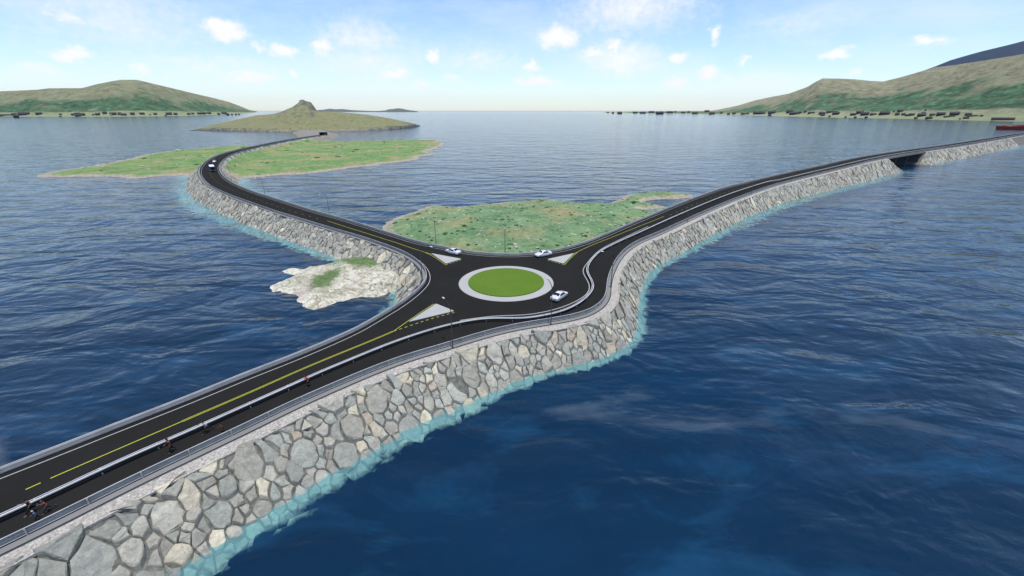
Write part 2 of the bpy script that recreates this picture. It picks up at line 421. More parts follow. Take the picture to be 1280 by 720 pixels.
# road surface
def road_surface():
    step = 4.0
    bd = [p for p in A[::2]] + [p for p in B[::2]] + [p for p in C[::2][::-1]]
    n0 = len(bd)
    lo = PX.min(0); hi = PX.max(0)
    gx = np.arange(lo[0], hi[0], step); gy = np.arange(lo[1], hi[1], step)
    g = np.array([(x, y) for x in gx for y in gy]); g = g[inside(g)]
    dd, _ = dist(g); g = g[dd > 1.2]
    vs = bd + [Vector((float(a), float(b))) for a, b in g]
    r = delaunay_2d_cdt(vs, [], [list(range(n0))], 1, 1e-4)
    return r[0], r[2]
rv, rf = road_surface()
road = tag(mesh_obj('road', [(v.x, v.y, zroad(v.x, v.y)) for v in rv], rf, M['asphalt']), kind='structure')

# shoulders: concrete strip outside the rails, then gravel
def ribbon(name, c, u0, u1, h0, h1, mat, zf=zroad, kind='structure', thick=0):
    ns = normals(c); V = []; Fc = []
    for p, n in zip(c, ns):
        zz = zf(p.x, p.y)
        V += [(p.x + n.x * u0, p.y + n.y * u0, zz + h0), (p.x + n.x * u1, p.y + n.y * u1, zz + h1)]
        if thick: V += [(p.x + n.x * u1, p.y + n.y * u1, zz + h1 - thick)]
    m = 3 if thick else 2
    for i in range(len(c) - 1):
        for k in range(m - 1): Fc.append((i * m + k, i * m + k + 1, (i + 1) * m + k + 1, (i + 1) * m + k))
    o = mesh_obj(name, V, Fc, mat)
    if kind: tag(o, kind=kind)
    return o
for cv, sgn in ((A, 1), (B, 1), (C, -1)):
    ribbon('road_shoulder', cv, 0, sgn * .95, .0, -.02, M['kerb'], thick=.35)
    ribbon('painted_edge_shade', cv, sgn * .78, sgn * .93, .006, -.012, M['asphalt'])  # dark strip painted as the shaded drop at the slab edge
    ngap = [p for p in cv if not (0 < (p - G0).dot(GD) < GL and (p - G0).length < 200)]
    # split at the bridge
    runs = [[]]
    for p in cv:
        if 0 < (p - G0).dot(GD) < GL and (p - G0).length < 200:
            if runs[-1]: runs.append([])
        else: runs[-1].append(p)
    for r in runs:
        if len(r) > 2 and cv is C: ribbon('gravel_shoulder', r, sgn * .92, sgn * 2.6, -.10, -.20, M['gravel'], thick=.25)

# ------------------------------------------------------------------ riprap boulders: plan-view Voronoi cells lifted onto the slope
def clip(polyg, mx, my, nx, ny):
    out = []; n = len(polyg)
    for i in range(n):
        a = polyg[i]; b = polyg[(i + 1) % n]
        da = (a[0] - mx) * nx + (a[1] - my) * ny; db = (b[0] - mx) * nx + (b[1] - my) * ny
        if da <= 0: out.append(a)
        if (da < 0 < db) or (db < 0 < da):
            t = da / (da - db); out.append((a[0] + (b[0] - a[0]) * t, a[1] + (b[1] - a[1]) * t))
    return out
def seeds():
    S = []; cells = {}
    def ok(x, y, r):
        ci, cj = int(x // 2), int(y // 2)
        for i in range(ci - 2, ci + 3):
            for j in range(cj - 2, cj + 3):
                for (a, b, rr) in cells.get((i, j), ()):
                    if (a - x) ** 2 + (b - y) ** 2 < (.5 * (r + rr)) ** 2: return False
        return True
    cand = []
    for ci, cv in enumerate((A, C, B)):
        sg = -1 if cv is C else 1
        ns = normals(cv)
        for k in range(len(cv)):
            p = cv[k]; dc = (p.x ** 2 + p.y ** 2) ** .5
            if dc > 800: continue
            outer = cv is C or (cv is A and k > len(A) * .12)
            for _ in range((150 if dc < 140 else (90 if dc < 330 else 36)) if outer else 14):
                u = random.uniform(1.0, 12.4); s = random.uniform(-1, 1)
                t = ns[k]; x = p.x + t.x * u * sg + t.y * s; y = p.y + t.y * u * sg - t.x * s
                cand.append((x, y))
    random.shuffle(cand)
    # big stones first
    for phase, rmin, rmax, keep in ((0, 2.1, 2.9, .012), (1, 1.15, 1.7, .07), (2, .62, .9, 1.0)):
        for (x, y) in cand:
            far = (x * x + y * y) ** .5
            if random.random() > keep * (1 if far < 120 or phase == 2 else .3): continue
            f = 1.0 if far < 150 else (1.25 if far < 330 else 1.7)
            r = random.uniform(rmin, rmax) * f
            if ok(x, y, r): cells.setdefault((int(x // 2), int(y // 2)), []).append((x, y, r)); S.append((x, y, r))
    return S
S = seeds(); SP = np.array([(a, b) for a, b, _ in S]); sd, szr, suu, _n = dist(SP, True); sin_ = inside(SP)
keep = (~sin_) & (sd > suu + .05) & (sd < suu + 9.8)
S = [s for s, k in zip(S, keep) if k]; SP = SP[keep]; sd = sd[keep]; szr = szr[keep]
grid = {}
for i, (x, y, r) in enumerate(S): grid.setdefault((int(x // 3), int(y // 3)), []).append(i)
cellsP = []
allv = []
for i, (x, y, r) in enumerate(S):
    ci, cj = int(x // 3), int(y // 3)
    pg = [(x - 2.6, y - 2.6), (x + 2.6, y - 2.6), (x + 2.6, y + 2.6), (x - 2.6, y + 2.6)]
    nb = [j for a in range(ci - 2, ci + 3) for b in range(cj - 2, cj + 3) for j in grid.get((a, b), ()) if j != i]
    for j in nb:
        X, Y, R2 = S[j]; dx, dy = X - x, Y - y; L2 = dx * dx + dy * dy
        if L2 > 49: continue
        t = .5 + (r * r - R2 * R2) / (8 * L2)          # larger stones push the boundary out
        t = min(.80, max(.20, t))
        pg = clip(pg, x + dx * t, y + dy * t, dx, dy)
        if len(pg) < 3: break
    cellsP.append(pg)
flat_pts = np.array([p for pg in cellsP for p in pg]); fd, fzr, fuu, fnp = dist(flat_pts, True); fin_ = inside(flat_pts)
vv = flat_pts - fnp; vl = np.maximum(np.sqrt((vv ** 2).sum(1)), 1e-6); bad = (fd < fuu) & ~fin_
flat_pts[bad] = fnp[bad] + vv[bad] / vl[bad, None] * fuu[bad, None]
flat_pts[fin_] = fnp[fin_] - vv[fin_] / vl[fin_, None] * fuu[fin_, None]
fd = np.where(bad | fin_, fuu, fd)
o_ = 0
for i_ in range(len(cellsP)):
    m_ = len(cellsP[i_]); cellsP[i_] = [tuple(p) for p in flat_pts[o_:o_ + m_]]; o_ += m_
fz = slope_z(flat_pts, fd, fzr, fuu)
def boulder(pg, zs, seed, inset, thick):
    """a fitted angular stone: bevelled top facets, irregular height, sides going into the bank"""
    rnd = random.Random(seed)
    n = len(pg); cx = sum(p[0] for p in pg) / n; cy = sum(p[1] for p in pg) / n; cz = sum(zs) / n
    rad = sum(math.hypot(p[0] - cx, p[1] - cy) for p in pg) / n
    tx, ty = rnd.gauss(0, .17), rnd.gauss(0, .17); up = rnd.uniform(-.30, .34) * min(1, rad)
    # nibble corners, add midpoints
    out = []
    for k in range(n):
        a = pg[k]; b = pg[(k + 1) % n]; za = zs[k]; zb = zs[(k + 1) % n]
        L = math.hypot(b[0] - a[0], b[1] - a[1])
        if L < .12: continue
        cj = (rnd.uniform(0, .26) if rnd.random() < .45 else rnd.uniform(-.02, .06)); cl_ = math.hypot(a[0] - cx, a[1] - cy) or 1
        cj = min(cj * rad, cl_ * .6)
        out.append((a[0] - (a[0] - cx) / cl_ * cj, a[1] - (a[1] - cy) / cl_ * cj, za))
        if L > .55:
            t = rnd.uniform(.35, .65); j = rnd.uniform(-.15, .05) * L
            nx, ny = (a[0] + (b[0] - a[0]) * t), (a[1] + (b[1] - a[1]) * t)
            dx, dy = nx - cx, ny - cy; dl = math.hypot(dx, dy) or 1
            out.append((nx + dx / dl * j, ny + dy / dl * j, za + (zb - za) * t))
    if len(out) < 3: return None
    V = []; m = len(out)
    def ringv(f, dz, amp):
        for (x, y, zz) in out:
            dx, dy = x - cx, y - cy; dl = math.hypot(dx, dy) or 1
            s = max(.2, (dl - f) / dl)
            X, Y = cx + dx * s, cy + dy * s
            Z = cz + (zz - cz) * s + dz + tx * dx * s + ty * dy * s + rnd.uniform(-amp, amp)
            V.append((X, Y, Z))
    ringv(inset * .4, -thick, 0)
    ringv(inset, up - .07, .05)
    ringv(inset + .08 * min(1, rad), up + .03, .07 * min(1, rad))
    Fq = []
    for r_ in range(2):
        for k in range(m): Fq.append((r_ * m + k, r_ * m + (k + 1) % m, (r_ + 1) * m + (k + 1) % m, (r_ + 1) * m + k))
    # cleaved top: one break line across the stone, each side a slightly different plane
    c0 = rnd.randrange(m); c1 = (c0 + max(2, min(m - 2, m // 2 + rnd.choice((-1, 0, 1))))) % m
    if m >= 5:
        mid = len(V); w_ = rnd.uniform(.35, .65); P0, P1 = V[2 * m + c0], V[2 * m + c1]
        V.append((P0[0] + (P1[0] - P0[0]) * w_ + rnd.uniform(-.1, .1) * rad, P0[1] + (P1[1] - P0[1]) * w_ + rnd.uniform(-.1, .1) * rad, P0[2] + (P1[2] - P0[2]) * w_ + rnd.uniform(.02, .16) * rad))
        ring = [2 * m + (c0 + k) % m for k in range(m)]; cut = (c1 - c0) % m
        Fq.append(tuple(ring[:cut + 1] + [mid])); Fq.append(tuple(ring[cut:] + [ring[0], mid]))
    else: Fq.append(tuple(2 * m + k for k in range(m)))
    return V, Fq
def tint_for(rnd):
    w = rnd.random()
    if w < .09: c = (1.45, 1.38, 1.22)
    elif w < .12: c = (1.06, .95, .86)
    elif w < .45: c = (.92, .97, .98)
    else: c = (1, 1, .98)
    s = rnd.uniform(.78, 1.14)
    return tuple(x * s for x in c)
def set_tint(me, cols):
    a = me.color_attributes.new('tint', 'FLOAT_COLOR', 'POINT')
    a.data.foreach_set('color', np.array(cols, dtype=np.float32).ravel())
# size on the picture decides which stones are individuals
cf = Vector((0, math.cos(PITCH), -math.sin(PITCH))); cu = Vector((0, math.sin(PITCH), math.cos(PITCH)))
def project(p):
    v = Vector(p) - Vector((0, 0, CAMZ)); w = v.dot(cf)
    return (640 + F * v.x / w, 360 - F * v.dot(cu) / w, w) if w > .1 else (-999, -999, w)
o_ = 0; stones = []
for i, pg in enumerate(cellsP):
    n = len(pg); zs = list(fz[o_:o_ + n]); dmx = fd[o_:o_ + n]; o_ += n
    if n < 3: continue
    ar = .5 * abs(sum(pg[k][0] * pg[(k + 1) % n][1] - pg[(k + 1) % n][0] * pg[k][1] for k in range(n)))
    if ar < .12 or max(zs) < -2.9: continue
    # keep within the bank
    c = (sum(p[0] for p in pg) / n, sum(p[1] for p in pg) / n, sum(zs) / n)
    X, Y, w = project(c)
    vis = 0 <= X <= 1280 and 0 <= Y <= 720
    stones.append((i, pg, zs, ar / max(1, w * w) if vis and c[2] > -1.2 else 0, c, ar, w))
def faces_cam(c):  # slope side seen by the camera: below curve C, or west bay of A's left arm
    j = int(np.argmin(((ES - np.array(c[:2])) ** 2).sum(1))); n_ = Vector((c[0] - ES[j][0], c[1] - ES[j][1]))
    return n_.dot(Vector((c[0], c[1]))) < 0
ranked = sorted([s for s in stones if s[3] > 0 and faces_cam(s[4])], key=lambda s: -s[3])[:300]
indiv = {s[0] for s in ranked}
bigV = []; bigF = []; bigT = []
adj_tone = lambda T: 'pale' if T[0] > 1.15 else ('reddish' if T[0] > T[2] * 1.2 else ('blue-grey' if T[2] > T[0] else 'grey'))
for (i, pg, zs, score, c, ar, w) in stones:
    rnd = random.Random(i * 13 + 5)
    r = boulder(pg, zs, i, (.03 + .05 * rnd.random()) * (1 if w < 110 else .5), .75)
    if r is None: continue
    Vs, Fs = r; T = tint_for(rnd)
    if i in indiv:
        base = Vector(c)
        o = mesh_obj('boulder', [Vector(v) - base for v in Vs], Fs, M['rock']); o.location = base
        set_tint(o.data, [(*T, 1)] * len(Vs))
        lvl = 'at the top of the bank' if c[2] > 3.4 else ('halfway down the bank' if c[2] > 1.2 else 'at the waterline')
        X, Y, _ = project(c)
        stretch = 'beside the near arm' if X < 560 else ('below the roundabout' if X < 740 else 'at the bend')
        size = 'large' if ar > 5 else ('medium' if ar > 2 else 'small')
        tag(o, f'{size} {adj_tone(T)} quarry stone {lvl}, {stretch}', 'boulder', 'boulders armouring the causeway bank')
    else:
        k = len(bigV); bigV += Vs; bigF += [tuple(a + k for a in f) for f in Fs]; bigT += [(*T, 1)] * len(Vs)
rr_ = mesh_obj('riprap', bigV, bigF, M['rock']); set_tint(rr_.data, bigT)
tag(rr_, 'grey quarry stones covering the rest of the causeway banks', 'riprap', kind='stuff')
print('stones', len(stones), 'faces', len(bigF))

# ------------------------------------------------------------------ road markings
def marking(name, c, u, w, mat, h=.012):
    return tag(ribbon(name, c, u - w / 2, u + w / 2, h, h, mat), kind='structure')
def part_curve(cv, p0, p1):
    a = min(range(len(cv)), key=lambda i: (cv[i] - p0).length); b = min(range(len(cv)), key=lambda i: (cv[i] - p1).length)
    return cv[min(a, b):max(a, b) + 1]
def dash_line(name, c, w, mat, on, off, u=0, h=.012):
    V = []; Fc = []; c = resample(c, .5); ns = normals(c); i = 0
    while i < len(c) - 1:
        j = min(len(c) - 1, i + on)
        for k in range(i, j):
            b = len(V)
            for q in (k, k + 1):
                for s in (-w / 2, w / 2):
                    x = c[q].x + ns[q].x * (u + s); y = c[q].y + ns[q].y * (u + s); V.append((x, y, zroad(x, y) + h))
            Fc.append((b, b + 1, b + 3, b + 2))
        i = j + off
    return tag(mesh_obj(name, V, Fc, mat), kind='structure')
marking('edge_line', A, -.85, .11, M['white']); marking('edge_line', B, -.85, .10, M['white'])
# divider between carriageway and path
D_px = [(-170, 716), (-80, 679), (0, 643), (37.5, 626.5), (75, 608.8), (160, 569.5), (210, 548), (253.8, 529), (285, 515), (320, 499.5), (375, 475), (400, 463.8), (460, 439), (484, 429.4), (517.5, 417.5), (555, 406.3), (590, 399), (610, 396.8), (631, 396.6), (653.8, 396.8), (672.5, 394.4), (700, 388.5), (720, 380), (733, 370.5), (740, 362), (741.5, 355), (738.5, 347.5),
        (734, 338.5), (736, 329), (743.8, 319), (754, 311), (775, 300.5), (800, 289.4), (837.5, 272.5), (875, 256.3), (900, 246.3), (925, 237.3), (960, 226.5)]
Dw = tr(D_px)
D_tail = [p + n * 4.3 for p, n in list(zip(C, normals(C)))[iC + 6::6]]
D = smooth_curve(Dw + [p for p in D_tail if (p - Dw[-1]).dot(p) > 0 and p.length > Dw[-1].length + 6], 1.0)
near_D = part_curve(D, D[0], at(575, 402).to_2d())
marking('edge_line', near_D, .62, .06, M['white'])
side_px = [(575, 400.5), (620, 394.5), (660, 393.5), (700, 385), (725, 374), (735.6, 366), (737.3, 358.8), (735, 351), (730, 344), (728, 337.5), (733, 330), (742, 319.5), (752, 311), (775, 299.3), (810, 283)]
sc_ = smooth_curve([at(x, y, .1).to_2d() for x, y in side_px], 1.5)
sc_v = tag(sweep('kerb', sc_, [(-.09, -.02), (-.09, .11), (.09, .11), (.09, -.02)], zroad, M['apron']), kind='structure')
marking('edge_line', part_curve(D, at(810, 283).to_2d(), D[-1]), .62, .14, M['white'])
# yellow centre lines
yl = lambda pts: smooth_curve([at(x, y).to_2d() for x, y in pts], 1.2)
near_c = yl([(63, 598), (110, 577.5), (160, 556), (235, 523.5), (272.5, 507.5), (320, 487), (375, 462.5), (420, 443.7), (460, 427.5), (492, 414)])
sp = min(range(len(near_c)), key=lambda i: (near_c[i] - at(235, 523.5).to_2d()).length)
marking('centre_line', near_c[:sp + 1], 0, .13, M['yellow'])
marking('centre_line', near_c[sp:], -.12, .10, M['yellow']); marking('centre_line', near_c[sp:], .12, .10, M['yellow'])
marking('centre_line', yl([(32, 612), (39.5, 608.3), (51, 603.5)])[-3:], 0, .13, M['yellow'])
marking('centre_line', yl([(-100, 668), (-60, 652), (-40, 643)]), 0, .13, M['yellow'])
marking('centre_line', yl([(492, 414), (511, 400.6), (525, 391), (542, 380)]), 0, .12, M['yellow'])
dash_line('centre_line', yl([(492, 414), (513, 407), (535, 399.5), (568, 390.5)]), .14, M['yellow'], 1, 1)
la = yl([(408.8, 276), (457.5, 291.5), (495, 303.3), (512.5, 309.4), (530, 315), (540, 318)]); marking('centre_line', la, 0, .13, M['yellow'])
marking('centre_line', yl([(530, 315), (541, 320), (557, 331)]), 0, .12, M['yellow']); dash_line('centre_line', yl([(557.5, 331.2), (576, 325)]), .14, M['yellow'], 1, 1)
ra = yl([(717.5, 317.3), (735, 308.5), (765, 296.5), (800, 282.5), (830, 270.5)]); marking('centre_line', ra, 0, .13, M['yellow'])
marking('centre_line', yl([(722, 315.5), (717, 319), (705.5, 331)]), 0, .12, M['yellow']); dash_line('centre_line', yl([(685, 325.5), (704.5, 331)]), .14, M['yellow'], 1, 1)
lf = part_curve(offset(A, -4.9), at(398, 273).to_2d(), at(300, 185).to_2d()); dash_line('lane_line', lf, .12, M['yellow'], 2, 8)
rf_ = part_curve(offset(B, -4.5), at(835, 268).to_2d(), B[-1] ); dash_line('lane_line', rf_, .12, M['yellow'], 2, 8)

# ------------------------------------------------------------------ roundabout
def disc(name, c, rads, zs, mat, n=96, parent=None):
    V = []; Fc = []
    for r, z in zip(rads, zs):
        for k in range(n): V.append((c.x + r * math.cos(2 * math.pi * k / n), c.y + r * math.sin(2 * math.pi * k / n), z))
    for i in range(len(rads) - 1):
        for k in range(n): Fc.append((i * n + k, i * n + (k + 1) % n, (i + 1) * n + (k + 1) % n, (i + 1) * n + k))
    Fc.append(tuple((len(rads) - 1) * n + k for k in range(n)))
    return mesh_obj(name, V, Fc, mat)
zc = zroad(CEN.x, CEN.y)
tag(disc('roundabout_apron', CEN, [10.15, 10.1, 10.05], [zc - .02, zc + .05, zc + .07], M['apron']), kind='structure')
tag(disc('roundabout_lawn', CEN, [8.12, 8.1, 8.02, 5, 2], [zc + .05, zc + .24, zc + .27, zc + .36, zc + .40], M['lawn']), kind='structure')
def rounded(pg, r=.35, k=4):
    out = []; n = len(pg)
    for i in range(n):
        a, b, c = Vector(pg[i - 1]), Vector(pg[i]), Vector(pg[(i + 1) % n])
        u = (a - b).normalized(); v = (c - b).normalized()
        for j in range(k + 1):
            t = j / k; out.append((b + u * r * (1 - t)).lerp(b + v * r * t, t) * .8 + b * .2 if 0 < j < k else (b + u * r if j == 0 else b + v * r))
    return out
for pg in ([(510.5, 402.8), (545, 380), (568, 389.2)], [(539, 317), (577, 324), (557.5, 330)], [(718, 316.8), (684, 324.4), (704.5, 330)]):
    P2 = rounded([at(x, y).to_2d() for x, y in pg], .4)
    zz = zroad(P2[0].x, P2[0].y); cx = sum((p for p in P2), Vector((0, 0))) / len(P2)
    V = [(p.x, p.y, zz - .01) for p in P2] + [(p.x, p.y, zz + .11) for p in P2] + [(*(cx + (p - cx) * .985), zz + .13) for p in P2]; n = len(P2)
    Fc = [(i, (i + 1) % n, n + (i + 1) % n, n + i) for i in range(n)] + [(n + i, n + (i + 1) % n, 2 * n + (i + 1) % n, 2 * n + i) for i in range(n)] + [tuple(2 * n + i for i in range(n))]
    tag(mesh_obj('splitter_island', V, Fc, M['apron']), kind='structure')

# ------------------------------------------------------------------ guard rails
def wprof(u, z0, s):   # W-beam, s = direction the face bulges
    a = [(0, 0), (.03, .03), (.075, .06), (.075, .11), (.02, .15), (.075, .19), (.075, .24), (.03, .27), (0, .30)]
    f = [(u + s * x, z0 + y) for x, y in a]; b = [(u + s * (x - .02), z0 + y) for x, y in a[::-1]]
    return f + b
def tubeprof(u, z, r): return [(u + r * math.cos(k * math.pi / 3), z + r * math.sin(k * math.pi / 3)) for k in range(6)]
post_me = None
def make_posts(root, cv, every, hgt, mat, rng, w=.11):
    global post_me
    c = resample(cv, every); ns = normals(c)
    vis = []
    for p, n in zip(c, ns):
        X, Y, wd = project((p.x, p.y, zroad(p.x, p.y)))
        vis.append((wd if (-20 < X < 1300 and -20 < Y < 740 and wd > 0) else 1e6, p, n))
    order = sorted(vis, key=lambda t: t[0])
    bm = bmesh.new(); box(bm, -w / 2, w / 2, -w / 2, w / 2, -.3, hgt)
    first = bm_obj('post', bm, mat, root); used = 0
    restV = []; restF = []
    for k, (wd, p, n) in enumerate(order):
        if wd >= 1e6: continue
        zz = zroad(p.x, p.y); ang = math.atan2(n.y, n.x)
        if k < 100:
            o = first if k == 0 else first.copy()
            if k: COL.objects.link(o); o.parent = root
            o.location = (p.x, p.y, zz); o.rotation_euler = (0, 0, ang)
        elif wd < 420:
            b = len(restV); cs, sn = math.cos(ang), math.sin(ang)
            for x, y, z in [(sx * w / 2, sy * w / 2, h) for h in (-.3, hgt) for sx, sy in ((-1, -1), (1, -1), (1, 1), (-1, 1))]:
                restV.append((p.x + x * cs - y * sn, p.y + x * sn + y * cs, zz + z))
            for f in ((3, 2, 1, 0), (4, 5, 6, 7), (0, 1, 5, 4), (1, 2, 6, 5), (2, 3, 7, 6), (3, 0, 4, 7)): restF.append(tuple(b + a for a in f))
    if restV: tag(mesh_obj('post', restV, restF, mat, root), kind='stuff')
def guard(cv, inner, label):
    root = empty('guard_rail', (0, 0, 0)); tag(root, label, 'guard rail', 'galvanised guard rails along the road')
    sweep('upper_beam', cv, wprof(inner * .08, .44, inner), zroad, M['rail'], root)
    sweep('lower_beam', cv, wprof(inner * .08, .10, inner), zroad, M['rail'], root)
    sweep('top_tube', cv, tubeprof(inner * .06, .80, .045), zroad, M['railtop'], root)
    make_posts(root, cv, 4.0, .74, M['rail'], None)
    return root
guard(A, -1, 'grey guard rail curving round the west bay, beside the rocky islet')
guard(B, -1, 'grey guard rail on the far side of the roundabout, beside the large green island')
guard(C, 1, 'grey guard rail outside the cycle path, above the boulder bank')
dv = empty('barrier', (0, 0, 0)); tag(dv, 'double white steel barrier between the carriageway and the cycle path', 'barrier')
sweep('beam', D, [(.10, .58), (.19, .60), (.19, .74), (.10, .76)], zroad, M['railw'], dv); sweep('beam', D, [(-.10, .58), (-.19, .60), (-.19, .74), (-.10, .76)], zroad, M['railw'], dv)
sweep('gap_dark_fill', D, [(-.095, .30), (.095, .30), (.095, .70), (-.095, .70)], zroad, M['trim'], dv)  # dark box added to blacken the gap where lit beam backs would show
make_posts(dv, D, 4.6, .82, M['railw'], None, .09)

# ------------------------------------------------------------------ bridge
br = empty('bridge', (0, 0, 0)); tag(br, 'low concrete bridge carrying the right hand road arm over an opening', 'bridge')
bc = [p for p in resample(C, 3) if -4 < (p - G0).dot(GD) < GL + 4 and (p - G0).length < 260]
sweep('deck', bc, [(-1.0, -.06), (13.7, -.06), (13.7, -.9), (11.5, -1.5), (1.2, -1.5), (-1.0, -.9)], zroad, M['deck'], br)
for f in (.36, .66):
    c0 = G0 + GD * GL * f; nrm = Vector((-GD.y, GD.x)); base = min(C, key=lambda p: (p - c0).length)
    bm = bmesh.new(); box(bm, -1.0, 1.0, 1.0, 11.7, -3, zroad(base.x, base.y) - 1.45, .1)
    p = bm_obj('pier', bm, M['pierc'], br); p.location = (base.x, base.y, 0); p.rotation_euler = (0, 0, math.atan2(GD.y, GD.x))
for f in (0.0, 1.0):
    c0 = G0 + GD * (GL * f); base = min(C, key=lambda p: (p - c0).length); zz = zroad(base.x, base.y)
    bm = bmesh.new(); box(bm, -.6, .6, -.4, 13.1, -3, zz - 1.45, .05)
    p = bm_obj('abutment', bm, M['pierc'], br); p.location = (base.x + GD.x * (5 if f == 0 else -5), base.y + GD.y * (5 if f == 0 else -5), 0); p.rotation_euler = (0, 0, math.atan2(GD.y, GD.x))

# ------------------------------------------------------------------ street lamps
def make_lamp():
    root = empty('street_lamp', (0, 0, 0))
    bm = bmesh.new(); tube(bm, [(0, 0, -.4), (0, 0, .25), (0, 0, .26), (0, 0, 6.6)], [.12, .12, .085, .06], 10); bm_obj('pole', bm, M['pole'], root, True)
    bm = bmesh.new(); arm = [(2.1 * math.sin(t) ** 1 * .0 + 2.1 * (1 - math.cos(t)), 0, 6.5 + 1.15 * math.sin(t)) for t in [k * math.pi / 2 / 9 for k in range(10)]]
    tube(bm, arm, [.07 - .002 * k for k in range(10)], 8); bm_obj('arm', bm, M['pole'], root, True)
    bm = bmesh.new(); tube(bm, [(1.95, 0, 7.66), (2.15, 0, 7.68), (2.55, 0, 7.66), (2.75, 0, 7.62)], [.06, .13, .13, .06], 10)
    for v in bm.verts: v.co.z = 7.65 + (v.co.z - 7.65) * .55
    hd = bm_obj('lamp_head', bm, M['lamp'], root, True)
    bm = bmesh.new(); box(bm, 2.12, 2.6, -.09, .09, 7.565, 7.585, .005); bm_obj('lens', bm, M['clear'], hd)
    return root
lamp0 = make_lamp()
allc = {'A': (A, -1, 1.05), 'B': (B, -1, 1.05), 'C': (C, 1, 1.05)}
lamps = [('C', 568.7, 432, 'street lamp on the boulder bank side, near the triangular island by the cycle path'),
         ('C', 693.9, 406.5, 'street lamp on the boulder bank side, rising across the silver car at the roundabout'),
         ('C', 764, 357.5, 'street lamp at the sharp bend of the embankment, right of the roundabout'),
         ('A', 526.8, 352, 'street lamp at the inner bend, beside the pale rocky islet'),
         ('B', 549.3, 305.8, 'street lamp against the green island, behind the left silver car'),
         ('B', 631.6, 315.2, 'street lamp directly behind the roundabout against the green island'),
         ('B', 417.6, 268.7, 'street lamp on the left road arm against the sea, nearest the green island'),
         ('B', 337, 244.2, 'street lamp on the left road arm against the sea, second from the green island'),
         ('B', 291, 227.2, 'street lamp on the inside of the left bend, in front of the flat green island'),
         ('A', 297.4, 185.6, 'far street lamp just beyond the left bend of the road'),
         ('A', 319, 181, 'far street lamp on the straight beyond the left bend'),
         ('A', 361, 173, 'far street lamp nearest the tunnel mouth'),
         ('C', 852, 276, 'street lamp on the right road arm, first beyond the embankment bend'),
         ('C', 933, 242, 'street lamp on the right road arm, second beyond the embankment bend'),
         ('C', 981, 226.5, 'street lamp on the right road arm, third beyond the embankment bend'),
         ('C', 1027, 215, 'street lamp on the right road arm, last before the bridge'),
         ('C', 1137, 191, 'street lamp standing at the bridge')]
for i, (cvn, x, y, lab) in enumerate(lamps):
    cv, inn, u = allc[cvn]; p = at(x, y).to_2d(); j = min(range(len(cv)), key=lambda k: (cv[k] - p).length); n = normals(cv)[j] * inn
    q = cv[j] - n * .72
    o = lamp0 if i == 0 else copy_tree(lamp0)
    o.location = (q.x, q.y, zroad(q.x, q.y) - .05); o.rotation_euler = (0, 0, math.atan2(n.y, n.x)); tag(o, lab, 'street lamp', 'street lamps along the causeway')

